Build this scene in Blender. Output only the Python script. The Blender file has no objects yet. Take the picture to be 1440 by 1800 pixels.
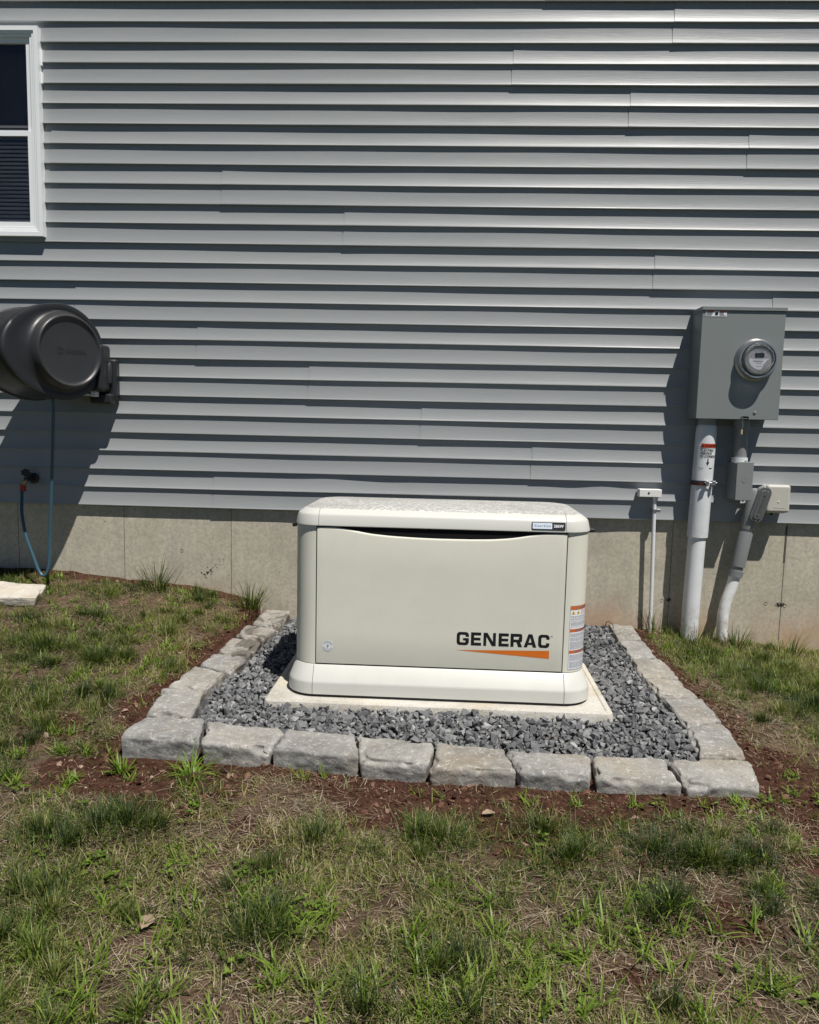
import bpy, bmesh, math, random
import numpy as np
from mathutils import Vector, Matrix, noise
random.seed(7); rng = np.random.default_rng(7)
R = math.radians
scene = bpy.context.scene
C = scene.collection

# ---------------------------------------------------------------- camera
def cam_basis(p, yw, r):
    cy, sy = math.cos(yw), math.sin(yw)
    f = Vector((sy*math.cos(p), cy*math.cos(p), -math.sin(p)))
    rt = Vector((cy, -sy, 0)); up = rt.cross(f)
    c, s = math.cos(r), math.sin(r)
    return rt*c+up*s, -rt*s+up*c, f
a_, b_, c_ = cam_basis(0.11, -0.0402, 0.02228)
cam = bpy.data.cameras.new('camera'); cam_o = bpy.data.objects.new('camera', cam); C.objects.link(cam_o)
M4 = Matrix((a_, b_, -c_)).transposed().to_4x4(); M4.translation = Vector((0, -4.19977, 0.47048))
cam_o.matrix_world = M4
cam.sensor_fit = 'VERTICAL'; cam.sensor_height = 36; cam.lens = 36*1352/1800; cam.clip_end = 200; cam.clip_start = 0.05
scene.camera = cam_o
# ---------------------------------------------------------------- world, sun, exposure
SUN_DIR = Vector((0.106, -0.145, 0.364)).normalized()
world = bpy.data.worlds.new('World'); scene.world = world; world.use_nodes = True
wn = world.node_tree.nodes; wl = world.node_tree.links
sky = wn.new('ShaderNodeTexSky'); sky.sky_type = 'NISHITA'; sky.sun_disc = False
sky.sun_elevation = math.asin(SUN_DIR.z); sky.sun_rotation = math.atan2(SUN_DIR.x, SUN_DIR.y)
sky.air_density = 0.45; sky.dust_density = 0.1; sky.ozone_density = 2.0
wl.new(sky.outputs[0], wn['Background'].inputs[0]); wn['Background'].inputs[1].default_value = 0.05
sl = bpy.data.lights.new('sun', 'SUN'); sl.energy = 5.0; sl.angle = R(0.5); sl.color = (1.0, 0.955, 0.89)
so = bpy.data.objects.new('sun', sl); C.objects.link(so); so.rotation_euler = SUN_DIR.to_track_quat('Z', 'Y').to_euler(); so.location = (2, -3, 8)
vs = scene.view_settings; vs.view_transform = 'Standard'; vs.look = 'None'; vs.gamma = 1; vs.exposure = 0.22

# ---------------------------------------------------------------- helpers
def link(o, parent=None):
    C.objects.link(o)
    if parent is not None: o.parent = parent
    return o
def tag(o, label=None, cat=None, group=None, kind=None):
    if label: o['label'] = label
    if cat: o['category'] = cat
    if group: o['group'] = group
    if kind: o['kind'] = kind
    return o
def empty(name, loc, label, cat, group=None, rz=0, rot=None):
    o = bpy.data.objects.new(name, None); o.location = loc; o.rotation_euler = rot if rot else (0, 0, rz)
    o.empty_display_size = .1
    link(o); tag(o, label, cat, group); return o
class MB:
    def __init__(s): s.v = []; s.f = []; s.sm = []
    def add(s, vs_, fs, smooth=True):
        n = len(s.v); s.v += [tuple(v) for v in vs_]; s.f += [tuple(i+n for i in f) for f in fs]; s.sm += [smooth]*len(fs); return s
    def xf(s, M, start=0):
        for i in range(start, len(s.v)): s.v[i] = tuple(M @ Vector(s.v[i]))
        return s
    def box(s, x0, x1, y0, y1, z0, z1):
        v = [(x, y, z) for z in (z0, z1) for y in (y0, y1) for x in (x0, x1)]
        return s.add(v, [(0,2,3,1),(4,5,7,6),(0,1,5,4),(2,6,7,3),(0,4,6,2),(1,3,7,5)], False)
    def rbox(s, x0, x1, y0, y1, z0, z1, r=.005, seg=3):
        bm = bmesh.new(); bmesh.ops.create_cube(bm, size=1)
        for v in bm.verts: v.co = Vector(((x0+x1)/2+v.co.x*(x1-x0), (y0+y1)/2+v.co.y*(y1-y0), (z0+z1)/2+v.co.z*(z1-z0)))
        bmesh.ops.bevel(bm, geom=bm.edges[:], offset=r, segments=seg, profile=.5, affect='EDGES')
        bm.verts.index_update()
        s.add([v.co.copy() for v in bm.verts], [[v.index for v in f.verts] for f in bm.faces], False); 
        bm.free(); return s
    def loft(s, loops, cap0=True, cap1=True, closed=True, smooth=True):
        n = len(loops[0]); vs_ = [p for l in loops for p in l]; fs = []
        for k in range(len(loops)-1):
            for i in range(n if closed else n-1):
                j = (i+1) % n; fs.append((k*n+i, k*n+j, (k+1)*n+j, (k+1)*n+i))
        s.add(vs_, fs, smooth)
        b = len(s.v)-len(vs_)
        if cap0: s.f.append(tuple(b+i for i in range(n))[::-1]); s.sm.append(False)
        if cap1: s.f.append(tuple(b+(len(loops)-1)*n+i for i in range(n))); s.sm.append(False)
        return s
    def tube(s, pts, r, n=20, cap=True):
        pts = [Vector(p) for p in pts]; rs = r if isinstance(r, (list, tuple)) else [r]*len(pts)
        loops = []; up = Vector((0.3, 1, 0.1)); 
        for i, p in enumerate(pts):
            t = (pts[min(i+1, len(pts)-1)]-pts[max(i-1, 0)]).normalized()
            if i == 0: u = t.cross(up).normalized()
            else: u = (u-t*u.dot(t)).normalized()
            w = t.cross(u)
            loops.append([p+(u*math.cos(a)+w*math.sin(a))*rs[i] for a in [2*math.pi*k/n for k in range(n)]])
        return s.loft(loops, cap, cap)
    def lathe(s, prof, org, axis, n=48, cap=True):   # prof: (s along axis, radius)
        ax = Vector(axis).normalized(); u = ax.cross(Vector((0, 0, 1)))
        if u.length < .1: u = Vector((1, 0, 0))
        u.normalize(); w = ax.cross(u); o = Vector(org)
        loops = [[o+ax*t+(u*math.cos(a)+w*math.sin(a))*max(r, 1e-4) for a in [2*math.pi*k/n for k in range(n)]] for t, r in prof]
        return s.loft(loops, cap, cap)
    def prism(s, poly, y0, y1):   # poly in (x,z)
        n = len(poly); v = [(x, y0, z) for x, z in poly]+[(x, y1, z) for x, z in poly]
        return s.add(v, [tuple(range(n)), tuple(range(2*n-1, n-1, -1))]+[(i, i+n, (i+1) % n+n, (i+1) % n) for i in range(n)], False)
    def build(s, name, mat, parent=None, fix=True, autos=35):
        me = bpy.data.meshes.new(name); me.from_pydata(s.v, [], s.f); me.materials.append(mat)
        me.polygons.foreach_set('use_smooth', s.sm)
        if fix:
            bm = bmesh.new(); bm.from_mesh(me); bmesh.ops.recalc_face_normals(bm, faces=bm.faces[:])
            for e in bm.edges:
                if len(e.link_faces) == 2 and e.calc_face_angle(0) > R(autos): e.smooth = False
            bm.to_mesh(me); bm.free()
        me.update()
        o = bpy.data.objects.new(name, me); return link(o, parent)

def text_geo(txt, size, bold=0.0, xs=1.0, align='LEFT', spacing=1.0):
    cu = bpy.data.curves.new('t', 'FONT'); cu.body = txt; cu.size = size; cu.offset = bold; cu.align_x = align; cu.resolution_u = 3
    cu.space_character = spacing
    o = bpy.data.objects.new('t', cu); C.objects.link(o)
    dg = bpy.context.evaluated_depsgraph_get(); me = bpy.data.meshes.new_from_object(o.evaluated_get(dg))
    v = [(p.co.x*xs, p.co.y) for p in me.vertices]; f = [tuple(p.vertices) for p in me.polygons]
    C.objects.unlink(o); bpy.data.objects.remove(o); bpy.data.curves.remove(cu); bpy.data.meshes.remove(me)
    return v, f
def add_text(mb, txt, size, fn, **k):
    v, f = text_geo(txt, size, **k); mb.add([fn(x, y) for x, y in v], f, False); return mb

# ---- materials
def mat(name, col=(.5, .5, .5), rough=.5, metal=0., spec=.5, **k):
    m = bpy.data.materials.new(name); m.use_nodes = True; b = m.node_tree.nodes['Principled BSDF']
    b.inputs['Base Color'].default_value = (*col, 1); b.inputs['Roughness'].default_value = rough
    b.inputs['Metallic'].default_value = metal; b.inputs['Specular IOR Level'].default_value = spec
    for kk, vv in k.items(): b.inputs[kk].default_value = vv
    return m
def nt(m): return m.node_tree.nodes, m.node_tree.links, m.node_tree.nodes['Principled BSDF']
def N(ns, t, **k):
    n = ns.new(t)
    for a, b in k.items():
        if a.startswith('i_'):
            key = a[2:].replace('_', ' '); n.inputs[int(key) if key.isdigit() else key].default_value = b
        else: setattr(n, a, b)
    return n
def coords(ns, ls, scale=(1, 1, 1), obj=False):
    g = N(ns, 'ShaderNodeTexCoord'); mp = N(ns, 'ShaderNodeMapping'); mp.inputs['Scale'].default_value = scale
    ls.new(g.outputs['Object'], mp.inputs[0]); return mp.outputs[0]
def noise_tex(ns, ls, vec, scale, detail=6, rough=.6, dist=0.):
    n = N(ns, 'ShaderNodeTexNoise'); n.inputs['Scale'].default_value = scale; n.inputs['Detail'].default_value = detail
    n.inputs['Roughness'].default_value = rough; n.inputs['Distortion'].default_value = dist
    if vec: ls.new(vec, n.inputs['Vector'])
    return n.outputs[0]
def ramp(ns, ls, fac, stops):
    r = N(ns, 'ShaderNodeValToRGB'); cr = r.color_ramp
    while len(cr.elements) < len(stops): cr.elements.new(.5)
    for e, (p, c) in zip(cr.elements, stops): e.position = p; e.color = (*c, 1) if len(c) == 3 else c
    ls.new(fac, r.inputs[0]); return r.outputs[0]
def mix(ns, ls, fac, a, b, mode='MIX'):
    m = N(ns, 'ShaderNodeMix', data_type='RGBA', blend_type=mode)
    for sock, v in ((m.inputs[0], fac), (m.inputs[6], a), (m.inputs[7], b)):
        if isinstance(v, (int, float)): sock.default_value = v
        elif isinstance(v, tuple): sock.default_value = (*v, 1)
        else: ls.new(v, sock)
    return m.outputs[2]
def math_n(ns, ls, op, a, b=None, clamp=False):
    m = N(ns, 'ShaderNodeMath', operation=op); m.use_clamp = clamp
    for i, v in enumerate((a, b)):
        if v is None: continue
        if isinstance(v, (int, float)): m.inputs[i].default_value = v
        else: ls.new(v, m.inputs[i])
    return m.outputs[0]
def bump(ns, ls, b, h, strength=.3, dist=.002, prev=None):
    n = N(ns, 'ShaderNodeBump'); n.inputs['Strength'].default_value = strength; n.inputs['Distance'].default_value = dist
    ls.new(h, n.inputs['Height'])
    if prev: ls.new(prev, n.inputs['Normal'])
    ls.new(n.outputs[0], b.inputs['Normal']); return n.outputs[0]

# vinyl siding: grey with pressed wood grain
m_siding = mat('vinyl_siding', (.215, .235, .255), .42, spec=.5)
ns, ls, b = nt(m_siding)
v = coords(ns, ls, (2.2, 2.2, 90)); g = noise_tex(ns, ls, v, 3, 8, .62, .4)
v2 = coords(ns, ls, (1, 1, 8)); g2 = noise_tex(ns, ls, v2, 1.3, 3)
vc = coords(ns, ls, (.4, .4, 9.8425)); vor = N(ns, 'ShaderNodeTexWhiteNoise')
col = mix(ns, ls, g2, (.262, .275, .284), (.296, .309, .318))
dust = noise_tex(ns, ls, coords(ns, ls), 24, 6, .7)
col = mix(ns, ls, ramp(ns, ls, dust, [(.5, (0, 0, 0)), (.85, (.35, .35, .35))]), col, (.33, .33, .32))
ls.new(col, b.inputs['Base Color'])
ls.new(ramp(ns, ls, g2, [(.3, (.38,)*3), (.7, (.48,)*3)]), b.inputs['Roughness'])
pv = bump(ns, ls, b, g, .6, .0011)
bump(ns, ls, b, noise_tex(ns, ls, coords(ns, ls, (1, 1, 2.2)), 2.6, 2), .15, .010, pv)

# foundation concrete: form-board streaks, bug holes, rust stains near the soil
m_conc = mat('foundation_concrete', (.3, .27, .22), .88, spec=.25)
ns, ls, b = nt(m_conc)
o3 = coords(ns, ls); streak = noise_tex(ns, ls, coords(ns, ls, (9, 9, .8)), 3, 6, .65)
blot = noise_tex(ns, ls, o3, 2.6, 8, .62, .5); fine = noise_tex(ns, ls, o3, 60, 6, .7)
col = ramp(ns, ls, blot, [(.25, (.33, .30, .23)), (.5, (.50, .46, .365)), (.75, (.59, .545, .445))])
col = mix(ns, ls, ramp(ns, ls, streak, [(.42, (0, 0, 0)), (.7, (.5, .5, .5))]), col, (.37, .355, .305))
col = mix(ns, ls, ramp(ns, ls, fine, [(.35, (.55,)*3), (.6, (0, 0, 0))]), col, (.27, .25, .21))
sep = N(ns, 'ShaderNodeSeparateXYZ'); ls.new(o3, sep.inputs[0])
lowz = math_n(ns, ls, 'MULTIPLY', math_n(ns, ls, 'SUBTRACT', -.40, sep.outputs[2]), 4.2, True)
rust = math_n(ns, ls, 'MULTIPLY', lowz, ramp(ns, ls, noise_tex(ns, ls, coords(ns, ls, (1, 1, .6)), 2.2, 5), [(.38, (0, 0, 0)), (.62, (.75,)*3)]), True)
col = mix(ns, ls, rust, col, (.46, .27, .15))
vr = N(ns, 'ShaderNodeTexVoronoi'); vr.inputs['Scale'].default_value = 24; vr.inputs['Randomness'].default_value = 1
wob = N(ns, 'ShaderNodeVectorMath', operation='ADD'); ls.new(o3, wob.inputs[0])
nz = N(ns, 'ShaderNodeTexNoise'); nz.inputs['Scale'].default_value = 40; ls.new(o3, nz.inputs['Vector'])
sc = N(ns, 'ShaderNodeVectorMath', operation='SCALE'); ls.new(nz.outputs[1], sc.inputs[0]); sc.inputs['Scale'].default_value = .02; ls.new(sc.outputs[0], wob.inputs[1]); ls.new(wob.outputs[0], vr.inputs['Vector'])
sepc = N(ns, 'ShaderNodeSeparateColor'); ls.new(vr.outputs['Color'], sepc.inputs[0])
rad = math_n(ns, ls, 'MULTIPLY', math_n(ns, ls, 'SUBTRACT', sepc.outputs[0], .45), .16, True)
hole = math_n(ns, ls, 'LESS_THAN', vr.outputs['Distance'], rad)
col = mix(ns, ls, math_n(ns, ls, 'MULTIPLY', hole, .82), col, (.05, .045, .035))
ls.new(col, b.inputs['Base Color'])
pv = bump(ns, ls, b, math_n(ns, ls, 'ADD', math_n(ns, ls, 'MULTIPLY', fine, .35), math_n(ns, ls, 'MULTIPLY', hole, -1.2)), .7, .003)
bump(ns, ls, b, noise_tex(ns, ls, coords(ns, ls, (1, 1, .25)), 7, 5), .35, .008, pv)

m_seam = mat('dark_joint', (.09, .08, .065), .9)
m_white = mat('window_vinyl', (.82, .84, .85), .32)
m_glass = mat('window_glass', (.9, .92, .93), .01, spec=.8, **{'Transmission Weight': 1.0, 'IOR': 1.45})
m_blind = mat('blind_slat', (.10, .10, .11), .5)
m_dark = mat('dark_interior', (.006, .006, .007), .8, spec=.2)

def painted(name, col, rough, bscale=350, bstr=.12, var=.04, spec=.5, dirt=0.):
    m = mat(name, col, rough, spec=spec); ns, ls, b = nt(m); o = coords(ns, ls)
    f = noise_tex(ns, ls, o, 5, 5); c2 = tuple(c*(1-var*2) for c in col); c3 = tuple(min(1, c*(1+var)) for c in col)
    cc = mix(ns, ls, f, c2, c3)
    if dirt: cc = mix(ns, ls, math_n(ns, ls, 'MULTIPLY', ramp(ns, ls, noise_tex(ns, ls, o, 11, 8, .75), [(.52, (0, 0, 0)), (.75, (1, 1, 1))]), dirt), cc, (.25, .21, .16))
    ls.new(cc, b.inputs['Base Color'])
    ls.new(ramp(ns, ls, noise_tex(ns, ls, o, 14, 4), [(.3, (rough*.85,)*3), (.7, (min(1, rough*1.15),)*3)]), b.inputs['Roughness'])
    bump(ns, ls, b, noise_tex(ns, ls, o, bscale, 3), bstr, .0006); return m
def splash(m, z0=-.42):
    ns, ls, b = nt(m); src = b.inputs['Base Color'].links[0].from_socket; o = coords(ns, ls); sp = N(ns, 'ShaderNodeSeparateXYZ'); ls.new(o, sp.inputs[0])
    k = math_n(ns, ls, 'MULTIPLY', math_n(ns, ls, 'SUBTRACT', z0, sp.outputs[2]), 4.0, True); f = ramp(ns, ls, noise_tex(ns, ls, o, 22, 7, .75), [(.40, (0, 0, 0)), (.62, (1, 1, 1))])
    ls.new(mix(ns, ls, math_n(ns, ls, 'MULTIPLY', k, f, True), src, (.28, .19, .13)), b.inputs['Base Color'])
m_gen = painted('bisque_paint', (.69, .68, .59), .42, dirt=.05, spec=.45)
m_skirt = painted('bisque_plastic', (.565, .565, .525), .40, dirt=.05, spec=.45)
# lid: same plastic, sun glints painted as white specks over a darker upper face
m_lid = mat('lid_plastic', (.565, .565, .525), .38); ns, ls, b = nt(m_lid); o3 = coords(ns, ls)
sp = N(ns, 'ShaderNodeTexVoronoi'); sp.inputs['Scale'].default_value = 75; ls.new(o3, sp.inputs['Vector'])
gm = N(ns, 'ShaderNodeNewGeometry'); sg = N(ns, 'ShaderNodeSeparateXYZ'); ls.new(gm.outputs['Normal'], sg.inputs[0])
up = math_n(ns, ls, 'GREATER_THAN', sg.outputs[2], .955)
glint = ramp(ns, ls, noise_tex(ns, ls, o3, 85, 3, .6, 1.2), [(.51, (0, 0, 0)), (.545, (1, 1, 1))])
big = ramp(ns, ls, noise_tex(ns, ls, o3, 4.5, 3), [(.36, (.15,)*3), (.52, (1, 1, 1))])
sm_ = math_n(ns, ls, 'MULTIPLY', math_n(ns, ls, 'MULTIPLY', glint, big), up, True)
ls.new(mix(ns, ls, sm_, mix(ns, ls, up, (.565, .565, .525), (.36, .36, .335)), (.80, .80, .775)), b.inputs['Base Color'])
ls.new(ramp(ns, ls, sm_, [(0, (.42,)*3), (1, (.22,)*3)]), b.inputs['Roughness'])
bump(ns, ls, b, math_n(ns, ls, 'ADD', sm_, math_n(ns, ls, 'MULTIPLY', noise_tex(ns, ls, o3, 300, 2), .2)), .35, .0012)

m_black = mat('black_plastic', (.012, .012, .013), .45)
m_logo = mat('black_vinyl_print', (.008, .008, .010), .4)
m_orange = mat('orange_print', (.62, .15, .012), .45)
m_labelw = mat('label_white', (.72, .73, .75), .45)
m_labelt = mat('label_text_grey', (.16, .17, .20), .5)
m_labelo = mat('label_orange', (.52, .13, .03), .5)
m_yellow = mat('label_yellow', (.62, .46, .06), .5)
m_badgew = mat('badge_silver_blue', (.60, .68, .78), .3)
m_red = mat('red_label', (.50, .055, .015), .5)

def concrete_block(name, c0, c1, c2, scale=1., wet=0.):
    m = mat(name, c1, .9, spec=.25); ns, ls, b = nt(m)
    g = N(ns, 'ShaderNodeNewGeometry'); o = g.outputs['Position']
    oi = N(ns, 'ShaderNodeObjectInfo'); tint = oi.outputs['Random']
    f = noise_tex(ns, ls, o, 9*scale, 9, .68); col = ramp(ns, ls, f, [(.3, c0), (.52, c1), (.72, c2)])
    warm = ramp(ns, ls, noise_tex(ns, ls, o, 4.1, 4), [(.5, (0, 0, 0)), (.68, (.6,)*3)])
    col = mix(ns, ls, warm, col, (c1[0]*1.05, c1[1]*.93, c1[2]*.76))
    col = mix(ns, ls, .9, col, ramp(ns, ls, tint, [(0, (.86, .86, .87)), (1, (1.06, 1.05, 1.03))]), 'MULTIPLY')
    effl = ramp(ns, ls, noise_tex(ns, ls, o, 46, 9, .82, .8), [(.53, (0, 0, 0)), (.62, (.85,)*3)])
    col = mix(ns, ls, effl, col, (.50, .495, .48))
    pits = ramp(ns, ls, noise_tex(ns, ls, o, 120, 4, .7), [(.30, (.8,)*3), (.42, (0, 0, 0))])
    col = mix(ns, ls, pits, col, (c0[0]*.45, c0[1]*.45, c0[2]*.45))
    rg = .9
    if wet:
        w = ramp(ns, ls, noise_tex(ns, ls, o, 7.5, 5, .55, .7), [(.49, (0, 0, 0)), (.54, (1, 1, 1))])
        sg = N(ns, 'ShaderNodeSeparateXYZ'); ls.new(o, sg.inputs[0])
        col = mix(ns, ls, math_n(ns, ls, 'MULTIPLY', w, wet), col, (.085, .072, .058))
    ls.new(col, b.inputs['Base Color'])
    pv = bump(ns, ls, b, noise_tex(ns, ls, o, 150, 6, .75), .55, .004)
    bump(ns, ls, b, noise_tex(ns, ls, o, 34, 6, .6), .6, .008, pv); return m
m_block = concrete_block('tumbled_concrete', (.175, .172, .162), (.275, .27, .255), (.36, .355, .335))
m_block_tan = concrete_block('tumbled_concrete_tan', (.185, .175, .155), (.29, .275, .245), (.38, .36, .33))
m_block_wet = concrete_block('tumbled_concrete_wet', (.17, .162, .148), (.27, .255, .23), (.35, .335, .305), wet=.75)
m_pad = concrete_block('pad_concrete', (.37, .35, .30), (.52, .50, .45), (.60, .59, .55), .5)

# crushed bluestone: per stone tint attribute
def attr_mat(name, stops, rough=.8, bumps=None, trans=0., spec=.3):
    m = mat(name, stops[0][1], rough, spec=spec); ns, ls, b = nt(m)
    at = N(ns, 'ShaderNodeAttribute'); at.attribute_name = 'tint'
    col = ramp(ns, ls, at.outputs['Fac'], stops)
    if bumps:
        g = N(ns, 'ShaderNodeNewGeometry'); f = noise_tex(ns, ls, g.outputs['Position'], bumps, 6, .7)
        col = mix(ns, ls, .8, col, ramp(ns, ls, f, [(.3, (.72,)*3), (.7, (1.12,)*3)]), 'MULTIPLY')
        bump(ns, ls, b, f, .4, .002)
    ls.new(col, b.inputs['Base Color'])
    if trans:
        tr = N(ns, 'ShaderNodeBsdfTranslucent'); ls.new(mix(ns, ls, 1.0, col, (1.3, 1.5, .6), 'MULTIPLY'), tr.inputs[0]); mx = N(ns, 'ShaderNodeMixShader'); mx.inputs[0].default_value = trans
        ls.new(b.outputs[0], mx.inputs[1]); ls.new(tr.outputs[0], mx.inputs[2]); ls.new(mx.outputs[0], ns['Material Output'].inputs[0])
    return m
m_stone = attr_mat('crushed_bluestone', [(0, (.05, .053, .057)), (.35, (.128, .132, .137)), (.75, (.21, .214, .218)), (1, (.35, .35, .345))], .78, 60)
m_clod = attr_mat('soil_clod', [(0, (.040, .020, .013)), (.5, (.112, .054, .036)), (.88, (.19, .108, .078)), (1, (.38, .28, .22))], .95, 90, spec=.1)
m_grass = attr_mat('lawn_blade', [(0, (.026, .046, .014)), (.3, (.068, .102, .020)), (.5, (.135, .170, .032)), (.72, (.24, .23, .075)), (1, (.38, .33, .19))], .5, None, .28)
m_broad = attr_mat('broad_blade', [(0, (.08, .135, .018)), (.5, (.17, .26, .034)), (1, (.29, .35, .075))], .42, None, .38)
m_straw = attr_mat('dead_straw', [(0, (.11, .075, .05)), (.5, (.26, .205, .135)), (1, (.48, .41, .30))], .8, None, .1, .15)

# ground: per-vertex 'soil' attribute says where the red earth is bare
m_ground = mat('earth_and_thatch', (.1, .06, .04), 1., spec=.1); ns, ls, b = nt(m_ground)
g = N(ns, 'ShaderNodeNewGeometry'); o = g.outputs['Position']
at = N(ns, 'ShaderNodeAttribute'); at.attribute_name = 'soil'
f1 = noise_tex(ns, ls, o, 30, 9, .75); f2 = noise_tex(ns, ls, o, 6, 6, .6)
soil = ramp(ns, ls, f1, [(.3, (.034, .016, .010)), (.5, (.088, .042, .028)), (.7, (.150, .080, .055))])
that = ramp(ns, ls, f1, [(.3, (.045, .032, .020)), (.5, (.115, .084, .055)), (.72, (.23, .175, .12))])
that = mix(ns, ls, ramp(ns, ls, f2, [(.45, (0, 0, 0)), (.65, (.8,)*3)]), that, (.22, .135, .098))
at2 = N(ns, 'ShaderNodeAttribute'); at2.attribute_name = 'cover'
turf = ramp(ns, ls, noise_tex(ns, ls, o, 25, 6, .7), [(.3, (.022, .032, .010)), (.7, (.060, .078, .025))])
that = mix(ns, ls, at2.outputs['Fac'], that, turf)
wob = math_n(ns, ls, 'ADD', at.outputs['Fac'], math_n(ns, ls, 'MULTIPLY', math_n(ns, ls, 'SUBTRACT', f2, .5), .6))
ls.new(mix(ns, ls, ramp(ns, ls, wob, [(.35, (0, 0, 0)), (.6, (1, 1, 1))]), that, soil), b.inputs['Base Color'])
pv = bump(ns, ls, b, noise_tex(ns, ls, o, 90, 8, .8), 1.0, .016)
bump(ns, ls, b, noise_tex(ns, ls, o, 18, 5), .5, .02, pv)

m_boxg = painted('meter_box_enamel', (.20, .22, .22), .42, 500, .08, .03)
m_pvc = painted('grey_pvc', (.70, .72, .735), .42, 200, .05, .05, dirt=.25)
m_pvcl = painted('pale_pvc', (.62, .64, .66), .42, 200, .05, .05, dirt=.3)
m_pvcd = painted('mid_grey_pvc', (.215, .225, .23), .5, 200, .08, .05, dirt=.2)
m_primer = painted('painted_white_pipe', (.78, .79, .79), .5, 60, .3, .06, dirt=.4)
splash(m_pvc); splash(m_primer)
m_steel = mat('galvanised_steel', (.45, .45, .46), .38, 1.)
m_ring = painted('aluminium_ring', (.42, .42, .42), .34, 300, .05)
bsdf = nt(m_ring)[2]; bsdf.inputs['Metallic'].default_value = .85
m_cglass = mat('meter_cover_glass', (.95, .96, .97), .02, spec=.5, **{'Transmission Weight': 1.0, 'IOR': 1.3})
m_face = mat('meter_face', (.30, .30, .32), .4); m_lcd = mat('meter_lcd', (.02, .026, .018), .15)
m_facew = mat('meter_face_white', (.70, .71, .76), .4)
m_band = mat('weathered_strap_steel', (.07, .07, .075), .45, .8)
m_rust = mat('rusty_strap', (.085, .020, .012), .6, .3)
m_beige = painted('beige_box_plastic', (.50, .485, .43), .5, 200, .1, .04)
m_whitebox = painted('white_box_plastic', (.74, .73, .70), .5, 200, .1, .04)
m_tag = mat('yellow_seal', (.45, .38, .2), .5)
m_reel = painted('anthracite_plastic', (.017, .0185, .021), .42, 420, .25, .06)
m_reel2 = painted('anthracite_cheek', (.030, .031, .034), .40, 420, .35, .05)
m_hose = mat('blue_grey_hose', (.035, .085, .115), .3)
m_redh = mat('red_handle', (.35, .03, .02), .45); m_brass = mat('brass', (.4, .28, .12), .4, .9)
m_leaf = mat('dry_leaf', (.27, .20, .14), .8); m_twig = mat('twig_bark', (.075, .05, .035), .9)
m_step = concrete_block('stepping_stone_concrete', (.38, .35, .30), (.50, .47, .41), (.58, .55, .5))

# ---------------------------------------------------------------- terrain
WX = [-12, -2.9, -2.34, -1.83, -1.41, -.99, -.6, .7, .915, 1.165, 1.956, 3, 12]
WZ = [-.37, -.37, -.386, -.41, -.446, -.537, -.62, -.64, -.60, -.625, -.695, -.72, -.8]
FX = [-12, -2.5, -1.1, 1.05, 2.2, 12]; FZ = [-.66, -.668, -.684, -.688, -.715, -.8]
def sstep(t): t = np.clip(t, 0, 1); return t*t*(3-2*t)
def pnoise(x, y, s, seed=0):
    out = np.zeros_like(x); r = np.random.default_rng(seed)
    for k in range(7):
        a = r.uniform(0, 2*np.pi); f = s*r.uniform(.6, 1.7); out += np.sin(f*(x*np.cos(a)+y*np.sin(a))+r.uniform(0, 6.28))
    return out/7*1.8
def in_ring(x, y): return (x > -1.0) & (x < 1.02) & (y > -1.70) & (y < 0.028)
def height(x, y):
    x = np.asarray(x, float); y = np.asarray(y, float)
    zw = np.interp(x, WX, WZ); zf = np.interp(x, FX, FZ)
    t = np.clip(-y/1.8, 0, 1); z = zw+(zf-zw)*(t**.85)
    z = z+np.where(y < -1.8, (y+1.8)*.03, 0)
    z = z + .008*pnoise(x, y, 7, 1)+.004*pnoise(x, y, 24, 2)+.0025*pnoise(x, y, 60, 3)*np.exp(-np.maximum(0, abs(y+1.4)-2)*2)
    z = np.where(in_ring(x, y), np.interp(y, [-1.7, 0], [-.69, -.655]), z)
    return z
def xl_(y): return np.interp(y, [-1.7, -1.2, -.5, 0], [-1.10, -1.09, -1.025, -.97])
def xr_(y): return np.interp(y, [-1.7, -1.2, -.8, 0], [1.12, 1.13, 1.10, 1.085])
def under_ring(x, y): return (x > xl_(y)-.005) & (x < xr_(y)+.005) & (y > -1.73)
def ring_dist(x, y):   # distance outside the stone border
    dx = np.maximum(np.maximum(xl_(y)-x, x-xr_(y)), 0)
    yf = -1.76-.02*x; dy = np.maximum(yf-y, 0); return np.hypot(dx, dy)
def soil_amt(x, y):
    d = ring_dist(x, y); n = pnoise(x, y, 9, 11); n2 = pnoise(x, y, 26, 12)
    w = np.where(y < -1.72, .33+.06*np.clip(x, -1, 1.2), .095)+np.where((x > 1.1) & (y < -1.0), .08, 0)
    s = sstep(1.35-d/w+.55*n+.45*n2)
    s = np.maximum(s, sstep((.085+y)/.05)*(x < -.9)*.95)
    for cx, cy, r in [(-.56, -2.10, .09), (-.42, -2.28, .07), (.72, -2.42, .12), (1.2, -2.3, .1), (-.1, -2.02, .07), (1.35, -1.6, .22), (-1.35, -1.55, .14), (-1.25, -.75, .07), (-1.17, -.52, .05), (.45, -2.62, .08)]:
        s = np.maximum(s, .9*sstep(1.2-np.hypot((x-cx), (y-cy)*1.3)/r+.5*n2))
    return np.where(in_ring(x, y), 1, s)
xs = np.concatenate([np.linspace(-40, -4, 14), np.linspace(-3.4, 3.0, 430), np.linspace(3.6, 40, 14)])
ys = np.concatenate([np.linspace(-40, -5.2, 12), np.linspace(-4.6, .12, 340)])
X, Y = np.meshgrid(xs, ys); Z = height(X, Y); nx, ny = len(xs), len(ys)
me = bpy.data.meshes.new('ground')
V = np.stack([X, Y, Z], -1).reshape(-1, 3); idx = np.arange(nx*ny).reshape(ny, nx)
F = np.stack([idx[:-1, :-1], idx[:-1, 1:], idx[1:, 1:], idx[1:, :-1]], -1).reshape(-1, 4)
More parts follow.
